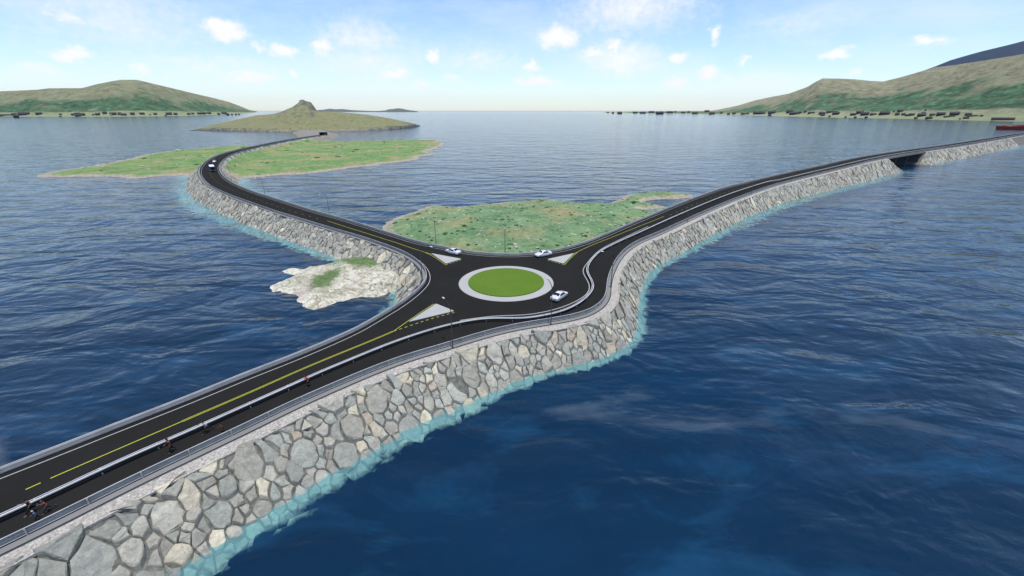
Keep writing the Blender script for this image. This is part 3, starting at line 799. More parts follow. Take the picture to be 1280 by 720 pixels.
# ------------------------------------------------------------------ cars
def make_car(paint='silver'):
    root = empty('car', (0, 0, 0))
    # stations along x: (x, half width, z bottom, z sill, z belt, z top, half width top)
    st = [(-2.30, .62, .42, .55, .72, .80, .55), (-2.22, .80, .28, .45, .80, .95, .70), (-1.95, .88, .22, .42, .90, 1.02, .74), (-1.55, .90, .22, .40, .93, 1.06, .74), (-1.25, .90, .20, .40, .93, 1.18, .66), (-.60, .90, .20, .40, .93, 1.42, .60),
          (-.10, .90, .20, .40, .92, 1.46, .60), (.45, .90, .20, .40, .91, 1.40, .60), (.85, .90, .20, .40, .90, 1.16, .66), (1.20, .90, .20, .40, .88, .97, .76), (1.75, .88, .22, .40, .82, .88, .74), (2.12, .80, .26, .40, .70, .78, .66), (2.30, .58, .34, .46, .58, .64, .50)]
    bm = bmesh.new(); R = []
    for (x, w, zb, zs, zl, zt, wt) in st:
        half = [(w * .86, zb), (w * .98, zb + .05), (w, zs + .05), (w * .99, (zs + zl) / 2), (w * .955, zl), (wt + .03, zt - .07 * (zt - zl > .2) - .02), (wt * .84, zt), (0, zt + .03)]
        pts_ = [(x, y, z) for y, z in half] + [(x, -y, z) for y, z in half[-2::-1]]
        R.append([bm.verts.new(p) for p in pts_])
    m = len(R[0])
    for a, b in zip(R, R[1:]):
        for k in range(m - 1): bm.faces.new((a[k], a[k + 1], b[k + 1], b[k]))
        bm.faces.new((a[m - 1], a[0], b[0], b[m - 1]))
    bm.faces.new(R[0]); bm.faces.new(R[-1][::-1])
    bmesh.ops.recalc_face_normals(bm, faces=bm.faces)
    me_body = bm_obj('body', bm, M[paint], root, True)
    md = me_body.modifiers.new('s', 'SUBSURF'); md.levels = 1; md.render_levels = 1
    def quad(name, cs, parent=root, mat='glass', t=.03):
        V = [Vector(c) for c in cs]; n = (V[1] - V[0]).cross(V[-1] - V[0]).normalized(); ce = sum(V, Vector()) / len(V)
        if n.dot(ce - Vector((0, 0, .7))) < 0: n = -n
        W = [v - n * .06 for v in V] + [v + n * t for v in V] + [ce + (v - ce) * .97 + n * (t + .008) for v in V]; k = len(V)
        Fc = [tuple(range(k))[::-1], tuple(range(2 * k, 3 * k))] + [(r * k + i, r * k + (i + 1) % k, (r + 1) * k + (i + 1) % k, (r + 1) * k + i) for i in range(k) for r in (0, 1)]
        return mesh_obj(name, W, Fc, M[mat], parent)
    quad('windscreen', [(1.12, .66, .98), (1.12, -.66, .98), (.52, -.54, 1.36), (.52, .54, 1.36)], t=.02)
    quad('rear_window', [(-1.42, .62, 1.10), (-1.42, -.62, 1.10), (-.72, -.53, 1.38), (-.72, .53, 1.38)], t=.02)
    for s in (1, -1):
        quad('side_window', [(.92, s * .79, .97), (.0, s * .80, .97), (.0, s * .66, 1.36), (.40, s * .665, 1.33)], t=.035)
        quad('side_window', [(-.08, s * .80, .97), (-1.12, s * .78, 1.0), (-.66, s * .66, 1.33), (-.08, s * .66, 1.36)], t=.035)
        quad('headlight', [(2.20, s * .62, .60), (2.02, s * .80, .62), (1.98, s * .79, .74), (2.16, s * .58, .72)], mat='clear', t=.03)
        quad('tail_light', [(-2.26, s * .45, .70), (-2.14, s * .80, .70), (-2.13, s * .78, .86), (-2.22, s * .45, .86)], mat='red', t=.04)
        bm = bmesh.new(); box(bm, .72, .90, min(s * .88, s * 1.06), max(s * .88, s * 1.06), .93, 1.06, .02); bm_obj('mirror', bm, M[paint], root)
        for x in (-1.38, 1.42):
            bm = bmesh.new(); tube(bm, [(x, s * .70, .32), (x, s * .72, .32), (x, s * .90, .32), (x, s * .92, .32)], [.27, .32, .32, .27], 20)
            ty = bm_obj('wheel', bm, M['tyre'], root)
            bm = bmesh.new(); tube(bm, [(x, s * .90, .32), (x, s * .93, .32)], [.21, .19], 16); bm_obj('rim', bm, M['rim'], ty)
    bm = bmesh.new(); box(bm, 2.05, 2.27, -.55, .55, .32, .44, .01); bm_obj('grille', bm, M['trim'], root)
    bm = bmesh.new(); box(bm, -2.30, -2.18, -.26, .26, .55, .66, .005); bm_obj('number_plate', bm, M['white'], root)
    return root
def place_vehicle(o, px, py, hx, hy, lab, cat='car', group=None, off=0):
    p = at(px, py, off); h = at(hx, hy, off); dr = (h - p); p.z = zroad(p.x, p.y) + .004
    o.location = p; o.rotation_euler = (0, 0, math.atan2(dr.y, dr.x)); tag(o, lab, cat, group)
car0 = make_car()
place_vehicle(car0, 699, 373, 712, 364.3, 'silver car driving round the roundabout between the central island and the white barrier', group='silver cars at the roundabout')
c1 = copy_tree(car0); place_vehicle(c1, 566.5, 317, 550, 312.6, 'silver car leaving towards the left arm, beside the far left triangular island', group='silver cars at the roundabout')
c2 = copy_tree(car0); place_vehicle(c2, 679, 320, 664, 322.8, 'silver car arriving from the right arm, beside the far right triangular island', group='silver cars at the roundabout')
c3 = copy_tree(car0); place_vehicle(c3, 268.2, 202.8, 264, 206.5, 'small distant light car following the bus on the left bend')
# bus on the far bend
bus = empty('bus', (0, 0, 0))
bm = bmesh.new(); box(bm, -5.6, 5.6, -1.25, 1.25, .35, 2.85, .18); bm_obj('body', bm, M['navy'], bus, False)
bm = bmesh.new(); box(bm, -5.45, 5.3, -1.2, 1.2, 2.80, 3.05, .1); bm_obj('roof', bm, M['buswhite'], bus)
bm = bmesh.new(); box(bm, 5.40, 5.63, -1.12, 1.12, 1.35, 2.6, .04); bm_obj('windscreen', bm, M['glass'], bus)
for s in (1, -1):
    for k in range(5):
        bm = bmesh.new(); box(bm, -5.2 + k * 2.1, -3.3 + k * 2.1, min(s * 1.2, s * 1.27), max(s * 1.2, s * 1.27), 1.55, 2.45, .01); bm_obj('side_window', bm, M['glass'], bus)
    bm = bmesh.new(); box(bm, 5.5, 5.64, min(s * .75, s * 1.1), max(s * .75, s * 1.1), .7, .95, .02); bm_obj('headlight', bm, M['clear'], bus)
    for x in (-3.4, 3.6):
        bm = bmesh.new(); tube(bm, [(x, s * .95, .5), (x, s * 1.0, .5), (x, s * 1.27, .5), (x, s * 1.29, .5)], [.42, .5, .5, .42], 20); w_ = bm_obj('wheel', bm, M['tyre'], bus)
        bm = bmesh.new(); tube(bm, [(x, s * 1.27, .5), (x, s * 1.31, .5)], [.3, .28], 16); bm_obj('rim', bm, M['rim'], w_)
place_vehicle(bus, 266, 213.5, 268.6, 218.3, 'navy blue bus with pale roof coming round the left bend', 'bus')

# ------------------------------------------------------------------ people
def skin_mesh(name, nodes, edges, rads, mat, parent, sub=1):
    me = bpy.data.meshes.new(name); me.from_pydata(nodes, edges, []); o = bpy.data.objects.new(name, me); COL.objects.link(o)
    md = o.modifiers.new('skin', 'SKIN'); md.use_smooth_shade = True
    for v, r in zip(me.skin_vertices[0].data if me.skin_vertices else [], rads): v.radius = (r, r)
    if not me.skin_vertices:
        pass
    s2 = o.modifiers.new('sub', 'SUBSURF'); s2.levels = sub; s2.render_levels = sub
    dg = bpy.context.evaluated_depsgraph_get(); dg.update()
    nm = bpy.data.meshes.new_from_object(o.evaluated_get(dg)); nm.name = name
    bpy.data.objects.remove(o); nm.materials.clear(); nm.materials.append(mat)
    nm.polygons.foreach_set('use_smooth', [True] * len(nm.polygons))
    n = bpy.data.objects.new(name, nm); COL.objects.link(n); n.parent = parent
    return n
def skinned(name, chains, mat, parent, sub=1):
    """chains: lists of (point, radius); points that coincide are one joint"""
    nodes = []; rad = []; key = {}; edges = []
    for ch in chains:
        prev = None
        for p, r in ch:
            k = tuple(round(c, 4) for c in p)
            if k not in key: key[k] = len(nodes); nodes.append(tuple(p)); rad.append(r)
            if prev is not None and prev != key[k]: edges.append((prev, key[k]))
            prev = key[k]
    bm = bmesh.new(); lay = bm.verts.layers.skin.verify()
    vs = [bm.verts.new(p) for p in nodes]
    for v, r in zip(vs, rad): v[lay].radius = (r, r)
    vs[0][lay].use_root = True
    for a, b in edges:
        if bm.edges.get((vs[a], vs[b])) is None: bm.edges.new((vs[a], vs[b]))
    me = bpy.data.meshes.new(name); bm.to_mesh(me); bm.free()
    o = bpy.data.objects.new(name, me); COL.objects.link(o)
    md = o.modifiers.new('skin', 'SKIN'); s2 = o.modifiers.new('sub', 'SUBSURF'); s2.levels = sub
    dg = bpy.context.evaluated_depsgraph_get(); dg.update()
    nm = bpy.data.meshes.new_from_object(o.evaluated_get(dg)); nm.name = name
    bpy.data.objects.remove(o); nm.materials.clear(); nm.materials.append(mat)
    nm.polygons.foreach_set('use_smooth', [True] * len(nm.polygons))
    n = bpy.data.objects.new(name, nm); COL.objects.link(n); n.parent = parent
    return n
def person(px, py, hx, hy, pose, top, legs, hair, shoes, lab, scale=1.0, sleeves=True, hat=None):
    p = at(px, py); h = at(hx, hy); dr = h - p
    root = empty('person', (p.x, p.y, zroad(p.x, p.y) + .01), math.atan2(dr.y, dr.x)); root.scale = (scale * 1.05,) * 3
    run = {'run': .85, 'walk': .42, 'stand': .12}[pose]; lean = .16 * run; hipz = .93 - .05 * run
    hip = Vector((0, 0, hipz)); chest = Vector((lean * .7, 0, 1.28 - .03 * run)); neck = Vector((lean, 0, 1.48 - .03 * run)); head = neck + Vector((.05, 0, .17))
    P = {}
    for s, f in ((1, 1), (-1, -1)):
        hp = hip + Vector((0, s * .10, -.04))
        th = .75 * run * f + .1 * run
        knee = hp + Vector((math.sin(th) * .44, 0, -math.cos(th) * .44))
        sh_a = th - (.35 * run if f > 0 else 1.0 * run)
        ank = knee + Vector((math.sin(sh_a) * .42, 0, -math.cos(sh_a) * .42))
        toe = ank + Vector((.17 * math.cos(.5 * (0 if f > 0 else run)), 0, -.05 - .08 * (0 if f > 0 else run)))
        P[s] = dict(hp=hp, knee=knee, ank=ank, toe=toe)
    low = min(P[s][k].z for s in P for k in ('ank', 'toe')) - .035
    dz = Vector((0, 0, -low))
    for s in P:
        for k in P[s]: P[s][k] = P[s][k] + dz
    hip += dz; chest += dz; neck += dz; head += dz
    arms = {}
    for s in (1, -1):
        f = -s; sh = chest + Vector((0.0, s * .19, .13)); ua = .8 * run * f
        el = sh + Vector((math.sin(ua) * .28, s * .05, -math.cos(ua) * .28)); fa = ua + 1.45 * run + .1
        wr = el + Vector((math.sin(fa) * .25, -s * .03, -math.cos(fa) * .25)); hd = (wr - el).normalized()
        arms[s] = (sh, el, wr, hd)
    ch = [[(hip, .12), ((hip + chest) / 2, .115), (chest, .14), (chest + (neck - chest) * .7, .075), (neck, .052), (neck + Vector((.02, 0, .07)), .062), (head, .098), (head + Vector((0, 0, .09)), .06)]]
    for s in (1, -1):
        q = P[s]; ch.append([(hip, .12), (q['hp'], .088), (q['hp'].lerp(q['knee'], .5), .075), (q['knee'], .055), (q['knee'].lerp(q['ank'], .35), .052), (q['ank'], .036), (q['toe'], .03)])
        sh, el, wr, hd = arms[s]; ch.append([(chest, .14), (sh, .058), (sh.lerp(el, .6), .045), (el, .036), (wr, .024)])
        palm = wr + hd * .07; ch.append([(wr, .024), (palm, .030)])
        side = Vector((0, 1, 0)); side = (side - hd * side.dot(hd)).normalized(); inn = hd.cross(side) * (1 if s > 0 else 1)
        for fi, (o_, L) in enumerate(((-.03, .065), (-.01, .075), (.012, .07), (.032, .055))):
            b0 = palm + side * o_ + hd * .02; b1 = b0 + hd * L * .55; b2 = b1 + hd * L * .35 + inn * .02
            ch.append([(palm, .030), (b0, .010), (b1, .009), (b2, .0075)])
        t0 = wr + hd * .03 + inn * .028; ch.append([(wr + hd * .0 , .024), (t0, .012), (t0 + hd * .035 + inn * .02, .009)])
    body = skinned('body', ch, M['skin'], root)
    # face
    bm = bmesh.new()
    for s in (1, -1):
        bmesh.ops.create_icosphere(bm, subdivisions=1, radius=.014, matrix=Matrix.Translation(head + Vector((.088, s * .034, .015))))
    bm_obj('eyes', bm, M['trim'], root)
    bm = bmesh.new(); bmesh.ops.create_cone(bm, segments=8, radius1=.018, radius2=.006, depth=.05, matrix=Matrix.Translation(head + Vector((.10, 0, -.015))) @ Matrix.Rotation(.3, 4, 'Y'))
    bm_obj('nose', bm, M['skin'], root)
    # clothes
    sw = [(hip + Vector((0, 0, .0)), .135), ((hip + chest) / 2, .13), (chest, .155), (chest + (neck - chest) * .6, .09)]
    tc = [sw]
    for s in (1, -1):
        sh, el, wr, hd = arms[s]
        tc.append([(chest, .155), (sh, .072), (sh.lerp(el, .6), .058)] + ([(el, .05), (el.lerp(wr, .85), .036)] if sleeves else []))
    skinned('shirt', tc, top, root)
    tc = [[(hip + Vector((0, 0, .06)), .13), (hip, .138)]]
    for s in (1, -1):
        q = P[s]; tc.append([(hip, .138), (q['hp'], .112), (q['hp'].lerp(q['knee'], .5), .102), (q['knee'], .082), (q['knee'].lerp(q['ank'], .35), .065), (q['knee'].lerp(q['ank'], .92), .052)])
    skinned('trousers', tc, legs, root)
    for s in (1, -1):
        q = P[s]; skinned('shoe', [[(q['ank'] + Vector((-.03, 0, -.03)), .045), (q['ank'].lerp(q['toe'], .6) + Vector((0, 0, -.01)), .045), (q['toe'] + Vector((.03, 0, 0)), .034)]], shoes, root)
    bm = bmesh.new(); bmesh.ops.create_icosphere(bm, subdivisions=3, radius=.118)
    for v in list(bm.verts):
        v.co.x *= 1.02; v.co.z *= 1.08
    bmesh.ops.delete(bm, geom=[v for v in bm.verts if v.co.x > .03 and v.co.z < .045 or v.co.z < -.07], context='VERTS')
    hr = bm_obj('cap' if hat else 'hair', bm, hat or hair, root, True); hr.location = head + Vector((-.012, 0, .025))
    tag(root, lab, 'person', 'people on the cycle path')
    return root
cl = lambda n, c: plain(n, c, .85, 0, .2, .15, 8)
blk = cl('black_cloth', (.012, .011, .012)); dred = cl('dark_red_cloth', (.11, .02, .016)); red_ = cl('maroon_cloth', (.13, .012, .016)); wht = cl('pale_grey_cloth', (.42, .42, .42)); blu = cl('blue_cloth', (.02, .11, .26)); org = cl('orange_red_cloth', (.42, .085, .04))
hdk = cl('dark_hair', (.012, .008, .006)); hbr = cl('brown_hair', (.09, .04, .02)); shd = cl('dark_shoe', (.02, .02, .022)); shb = cl('tan_shoe', (.22, .13, .09)); dgy = cl('dark_grey_cloth', (.022, .02, .03)); gry = cl('grey_cap_cloth', (.35, .35, .36))
hd_ = (-36, 17)
person(43, 640, 13, 655, 'run', blk, blk, hdk, shb, 'person running in black T-shirt and black tights, next to the white barrier', sleeves=False)
person(48.5, 650.5, 20, 664, 'walk', blu, blk, hbr, shd, 'small child in blue jacket and grey cap at the outer edge of the path', .66, hat=gry)
person(62, 639, 34, 653, 'run', red_, dgy, hbr, shd, 'child in maroon top, running beside the adult in black', .80, sleeves=False)
person(216, 565, 190, 577, 'walk', dred, blk, hdk, shd, 'person in dark red top and black trousers walking alone on the path')
person(260, 540.5, 235, 552, 'run', wht, blk, hdk, shd, 'person in pale grey shirt running in black trousers by the barrier')
person(279.5, 540, 255, 551, 'run', red_, dgy, hbr, shd, 'small child in maroon top by the outer guard rail, behind the runner in pale grey', .62)
person(386, 483, 362, 494, 'walk', org, blk, hdk, shd, 'person in orange vest and black trousers, nearest of the walkers to the roundabout')

# ------------------------------------------------------------------ islands near the road
def island(name, pg_px, hmax, ramp_d, mat, cellsz, z0=0.0, hfun=None, extra=None, kind='structure', rough=1.0, edgez=None, jag=1.0):
    pg = [atz(x, y, z0).to_2d() for x, y in pg_px]
    den = smooth_closed(pg, cellsz)
    den = [p + Vector((noise.noise(Vector((p.x * .05, p.y * .05, 3))), noise.noise(Vector((p.x * .05, p.y * .05, 9))))) * jag * 4 + Vector((noise.noise(Vector((p.x * .3, p.y * .3, 3))), noise.noise(Vector((p.x * .3, p.y * .3, 9))))) * jag + Vector((noise.noise(Vector((p.x * .9, p.y * .9, 3))), noise.noise(Vector((p.x * .9, p.y * .9, 9))))) * jag * .6 for p in den]
    P0 = np.array([(p.x, p.y) for p in den]); P1 = np.roll(P0, -1, 0)
    lo = P0.min(0); hi = P0.max(0)
    gx = np.arange(lo[0] - cellsz * 2, hi[0] + cellsz * 2, cellsz); gy = np.arange(lo[1] - cellsz * 2, hi[1] + cellsz * 2, cellsz)
    g = np.array([(x, y) for x in gx for y in gy])
    c = np.zeros(len(g), bool)
    for (x0, y0), (x1, y1) in zip(P0, P1):
        m = ((y0 > g[:, 1]) != (y1 > g[:, 1]))
        if m.any(): c[m] ^= (g[m, 0] < (x1 - x0) * (g[m, 1] - y0) / (y1 - y0) + x0)
    D_ = P1 - P0; L2 = (D_ ** 2).sum(1) + 1e-9; dd = np.zeros(len(g))
    for i in range(0, len(g), 2000):
        w = g[i:i + 2000, None, :] - P0[None]; t = np.clip((w * D_[None]).sum(2) / L2[None], 0, 1)
        dd[i:i + 2000] = np.sqrt(((w - t[..., None] * D_[None]) ** 2).sum(2).min(1))
    sd_ = np.where(c, dd, -dd)
    V = []; idx = {}; shore = []
    ny_ = len(gy)
    rd, rz = dist(g) if extra == 'road' else (None, None)
    ins_r = inside(g) if extra == 'road' else None
    for k in range(len(g)):
        if sd_[k] < -cellsz * 2.2: continue
        x, y = g[k]; s = sd_[k]
        t = sm(s / ramp_d)
        nz = noise.fractal(Vector((x * .03, y * .03, 1.7)), 1.0, 2.1, 4) ; nf = noise.fractal(Vector((x * .18, y * .18, 5)), .9, 2.1, 3)
        z = hmax * t * (.75 + .45 * nz * rough) + .25 * nf * rough * min(1, max(0, s / 4)) + min(.35, s * .14) + (-.0 if s > 0 else 0)
        if hfun: z = hfun(x, y, s, z)
        if s < 0: z = s * .45
        if extra == 'road':
            if ins_r[k] or rd[k] < .9: z = rz[k] - .8 if not ins_r[k] else min(z, rz[k] - .8)
            elif rd[k] < 9: z = max(z, (rz[k] - .35) * (1 - (rd[k] - .9) / 8.1) + z * ((rd[k] - .9) / 8.1)) if s > -2 else z
            if ins_r[k]: z = rz[k] - .9
        idx[k] = len(V); V.append((x, y, z)); shore.append(max(0, 1 - max(0, s) / (edgez or 4.5)))
    Fc = []
    for k in idx:
        q = (k, k + ny_, k + ny_ + 1, k + 1)
        if (k % ny_) != ny_ - 1 and all(a in idx for a in q): Fc.append([idx[a] for a in q])
    o = mesh_obj(name, V, Fc, mat, smooth=True)
    a = o.data.attributes.new('shore', 'FLOAT', 'POINT'); a.data.foreach_set('value', shore)
    tag(o, kind=kind)
    return o, V
def smooth_closed(pg, step):
    n = len(pg); dense = []
    for i in range(n):
        p0, p1, p2, p3 = pg[i - 1], pg[i], pg[(i + 1) % n], pg[(i + 2) % n]
        for k in range(8):
            t = k / 8; dense.append(0.5 * ((2 * p1) + (-p0 + p2) * t + (2 * p0 - 5 * p1 + 4 * p2 - p3) * t * t + (-p0 + 3 * p1 - 3 * p2 + p3) * t ** 3))
    dense.append(dense[0]); return resample(dense, step)[:-1]
isle_px = [(474, 284), (490, 273), (515, 264.5), (545, 258), (575, 258.5), (600, 255), (640, 252), (680, 250), (710, 252), (735, 256), (762, 253.5), (775, 245), (800, 241.5), (830, 241.5), (859, 243.5), (862, 247), (845, 249.5), (815, 250), (806, 253), (822, 256), (838, 259), (812, 262), (800, 264.5), (835, 268), (790, 300), (740, 320), (700, 330), (632, 340), (560, 330), (500, 312)]
_o, gi_v = island('green_island', isle_px, 3.0, 14, M['isle'], 1.2, extra='road', edgez=6)
sk_px = [(339.7, 361), (348, 354), (364, 345), (354.7, 338), (368.8, 333.5), (383.8, 334.5), (410, 334.5), (423, 328.5), (440, 327), (466, 327), (485, 332), (498, 340), (505.5, 350), (503.8, 355), (479.5, 365), (451, 366.5), (425, 376), (402.5, 384), (389.4, 384), (376, 378), (378, 369), (361, 367), (342.5, 366)]
TIP = atz(488, 347, 2.5)
so, sv = island('rocky_islet', sk_px, 2.2, 6, M['skerry'], .5, rough=2.6, edgez=3, jag=.9, hfun=lambda x, y, s, z: z + 2.3 * math.exp(-((x - TIP.x) ** 2 / 60 + (y - TIP.y) ** 2 / 20)) * min(1, max(0, s) / 2) + (.9 * noise.ridged_multi_fractal(Vector((x * .10 + y * .06, y * .22 - x * .1, 3)), .9, 2.2, 5, 1.0, 2.0) - .6) * min(1, max(0, s) / 3))
gc = [atz(408, 352, 1).to_2d(), atz(452, 334, 1).to_2d(), atz(372, 352, 1).to_2d()]
tv = [max(math.exp(-((v[0] - gc[0].x) ** 2 / 14 + (v[1] - gc[0].y) ** 2 / 40)), .95 * math.exp(-((v[0] - gc[1].x) ** 2 / 55 + (v[1] - gc[1].y) ** 2 / 16)), .45 * math.exp(-((v[0] - gc[2].x) ** 2 / 20 + (v[1] - gc[2].y) ** 2 / 12))) for v in sv]
a = so.data.attributes.new('turf', 'FLOAT', 'POINT'); a.data.foreach_set('value', tv)
flat_px = [(38, 220.5), (65, 214.5), (110, 207.5), (150, 200.5), (200, 190.5), (260, 184.5), (330, 180.5), (400, 177.2), (450, 176.2), (500, 175.6), (545, 175.2), (553, 182), (536, 188.5), (547, 191.5), (522, 197), (500, 203), (450, 208), (420, 213.5), (380, 217.5), (330, 221), (300, 224), (282, 222), (262, 221), (240, 219), (200, 220), (160, 223), (110, 221), (60, 221.8)]
_o, fl_v = island('flat_green_island', flat_px, 1.8, 30, M['flat'], 3.0, extra='road', edgez=12, jag=2.4)

def scatter(name, V, n, rmin, rmax, mat, label, seed, zmin=.5):
    rnd = random.Random(seed); cand = [v for v in V if v[2] > zmin]; VV = []; FF = []; TT = []
    ico = bmesh.new(); bmesh.ops.create_icosphere(ico, subdivisions=1, radius=1); iv = [v.co.copy() for v in ico.verts]; jf = [[v.index for v in f.verts] for f in ico.faces]; ico.free()
    P3 = []
    for _ in range(n):
        x, y, z = rnd.choice(cand); P3.append((x + rnd.uniform(-1, 1), y + rnd.uniform(-1, 1), z))
    q_ = np.array([(a, b) for a, b, _ in P3]); okm = (~inside(q_)) & (dist(q_)[0] > 2)
    for (x, y, z), ok_ in zip(P3, okm):
        if not ok_: continue
        r = rnd.uniform(rmin, rmax) * (1 if rnd.random() > .1 else 1.8); b = len(VV); sx, sy, sz = rnd.uniform(.7, 1.5), rnd.uniform(.7, 1.5), rnd.uniform(.35, .7); g = rnd.uniform(.7, 1.3)
        for v in iv:
            k = r * (1 + .28 * noise.noise(v * 1.7 + Vector((x, y, 0)))); VV.append((x + v.x * sx * k, y + v.y * sy * k, z + v.z * sz * k)); TT.append((g, g, g, 1))
        FF += [tuple(b + q for q in f) for f in jf]
    o = mesh_obj(name, VV, FF, mat); set_tint(o.data, TT); return tag(o, label, name.replace('_', ' '), kind='stuff')
def m_bush():
    t = NT('heath_shrub'); n = t.noise(3, 5, .7, t.pos()); c = t.ramp(n, [(.3, (.035, .075, .03)), (.7, (.09, .15, .06))]); c = t.mix(1.0, c, t.attr('tint').outputs['Color'], 'MULTIPLY'); t.bump(n, 1, .3); return t.set(c, .95, spec=.05)
M['bush'] = m_bush()
scatter('shore_stones', gi_v, 380, .15, .5, M['rock'], 'pale stones strewn over the green island behind the roundabout', 3)
scatter('low_shrubs', gi_v, 420, .2, .6, M['bush'], 'low dark heath shrubs on the green island behind the roundabout', 4)
scatter('low_shrubs', fl_v, 110, .5, 1.3, M['bush'], 'low dark shrubs over the flat green island by the left bend', 5)
scatter('shore_stones', [v for v in fl_v], 200, .4, 1.0, M['rock'], 'pale stones over the flat green island by the left bend', 6, .2)

# gravel landing at the end of the left arm with a tunnel mouth
padc = A[-1] + (B[0] - A[-1]) / 2
pad_px = [(366, 165.5), (385, 163.5), (403, 163), (414, 165.5), (423, 168.5), (416, 173.5), (409, 177), (385, 178), (368, 176.5), (372, 171)]
island('gravel_landing', pad_px, 4.6, 16, M['pad'], 3.0, rough=.1, jag=.5, extra='road', edgez=1)
rdir = (A[-1] - A[-8]).normalized()
tp = empty('tunnel_portal', (padc.x, padc.y, zroad(padc.x, padc.y) - .1), math.atan2(rdir.y, rdir.x)); tag(tp, 'dark tunnel mouth where the far left road ends on the gravel landing', 'tunnel')
bm = bmesh.new(); box(bm, 0, 9, 3.6, 4.2, -.5, 3.6, .05); box(bm, 0, 9, -4.2, -3.6, -.5, 3.6, .05); box(bm, 0, 9, -4.3, 4.3, 3.6, 4.0, .05); bm_obj('frame', bm, M['pierc'], tp)
bm = bmesh.new(); box(bm, 7.5, 9.1, -3.7, 3.7, -.5, 3.6); bm_obj('dark_opening', bm, M['trim'], tp)  # black block standing in for the unlit inside of the tunnel

# ------------------------------------------------------------------ hills as polar height fields with real depth
def hills(name, cols, mat, depth, front_flat, n_t=60, dist_noise=.0, sharp=1.0, bump=1.0, shore_h=2.0, step=4, back=1.0, freq=.0022):
    """cols: (px, waterline py, skyline py). the land runs from the waterline back to the ridge and down behind it"""
    xs = np.arange(cols[0][0], cols[-1][0] + .1, step)
    wl = np.interp(xs, [c[0] for c in cols], [c[1] for c in cols]); sk = np.interp(xs, [c[0] for c in cols], [c[2] for c in cols])
    V = []; rel = []; Fc = []
    for i, x in enumerate(xs):
        w = atz(x, wl[i]); az = Vector((w.x, w.y)).normalized(); d0 = Vector((w.x, w.y)).length
        dr_ = depth(x) if callable(depth) else depth
        R = d0 + dr_
        ry = ray(x, sk[i]); H = max(1.0, CAMZ + ry.z / math.hypot(ry.x, ry.y) * R)
        for k in range(n_t + 1):
            t = k / n_t * (1 + back)      # 0 shore, 1 ridge, 2 behind
            r = d0 + dr_ * t
            px_, py_ = az.x * r, az.y * r
            if t <= 1:
                ff = front_flat
                b5 = min(shore_h + 5, H * .75)
                if t < ff: h = b5 * (.35 * min(1, t / ff * 3) + .65 * t / ff)
                else:
                    u = (t - ff) / (1 - ff); prof = (1 - (1 - u) ** 1.5) * .55 + .45 * sm(u); prof = prof ** sharp
                    nz = noise.fractal(Vector((px_ * freq, py_ * freq, 2.2)), 1.0, 2.0, 6)
                    h = b5 + (H - b5) * prof * (1 + (1 - u) * .55 * nz * bump * min(1, u * 4))
                    h = max(h, b5 * .6)
                    h = min(h, CAMZ + (H - CAMZ) * (r / R) * (.985 + .015 * u)) if H > CAMZ + 10 else min(h, H)
            else:
                h = H * max(-.05, 1 - sm((t - 1) / back) * 1.1)
            if k == 0: h = -2
            V.append((px_, py_, h)); rel.append(max(0, h - shore_h) / max(40.0, H) if t <= 1 else 1)
    m = n_t + 1
    for i in range(len(xs) - 1):
        for k in range(n_t): Fc.append((i * m + k, (i + 1) * m + k, (i + 1) * m + k + 1, i * m + k + 1))
    o = mesh_obj(name, V, Fc, mat, smooth=True); a = o.data.attributes.new('rel', 'FLOAT', 'POINT'); a.data.foreach_set('value', rel)
    tag(o, kind='structure')
    return o, V, Fc
left_cols = [(-90, 145, 120), (-40, 145.2, 116), (0, 145.5, 114.8), (30, 145.8, 113.8), (60, 146, 112.3), (75, 146, 110.6), (100, 146, 110.5), (115, 146, 110.4), (135, 146, 105.5), (155, 146, 101.8), (165, 145.8, 100.2), (185, 145.6, 100.2), (200, 145.4, 104), (225, 145, 110.5), (250, 144.3, 117), (270, 143.6, 122), (290, 142.8, 127.5), (302, 142, 132.5), (312, 141.2, 137.2), (322, 140.4, 139.2)]
lh, lv, lf_ = hills('left_hills', left_cols, M['hill'], lambda x: 1500 if x < 200 else 1500 + (x - 200) * 8, .16, 64, step=3)
right_cols = [(755, 141.2, 140.4), (800, 142, 139.6), (850, 142.8, 139.2), (885, 143.4, 138.5), (895, 143.6, 137.3), (905, 143.8, 135.2), (920, 144, 132), (940, 144.5, 125.5), (960, 145, 121), (980, 145.5, 117), (1000, 146, 109), (1008, 146.2, 103), (1016, 146.4, 98.4), (1035, 146.8, 98.6), (1055, 147.2, 99.5), (1075, 147.6, 101.5), (1090, 148, 102.3), (1110, 148.3, 97), (1130, 148.7, 90.5), (1148, 149.2, 85), (1165, 149.7, 83), (1200, 150.6, 77.5), (1240, 151.4, 70.5), (1280, 152.2, 63.5), (1330, 153, 56), (1400, 153.5, 50)]
rh, rv_, rf2 = hills('right_hills', right_cols, M['hillr'], lambda x: 1700 if x > 1000 else 1700 + (1000 - x) * 9, .20, 64, step=3)
dark_cols = [(1120, 141, 96), (1148, 141, 84.5), (1165, 141, 76.5), (1185, 141, 70), (1200, 141, 65.5), (1225, 141, 59), (1250, 141, 52), (1280, 141, 43.5), (1330, 141, 34), (1400, 141, 30)]
hills('dark_mountain', dark_cols, M['darkm'], 2500, .1, 30, step=5)
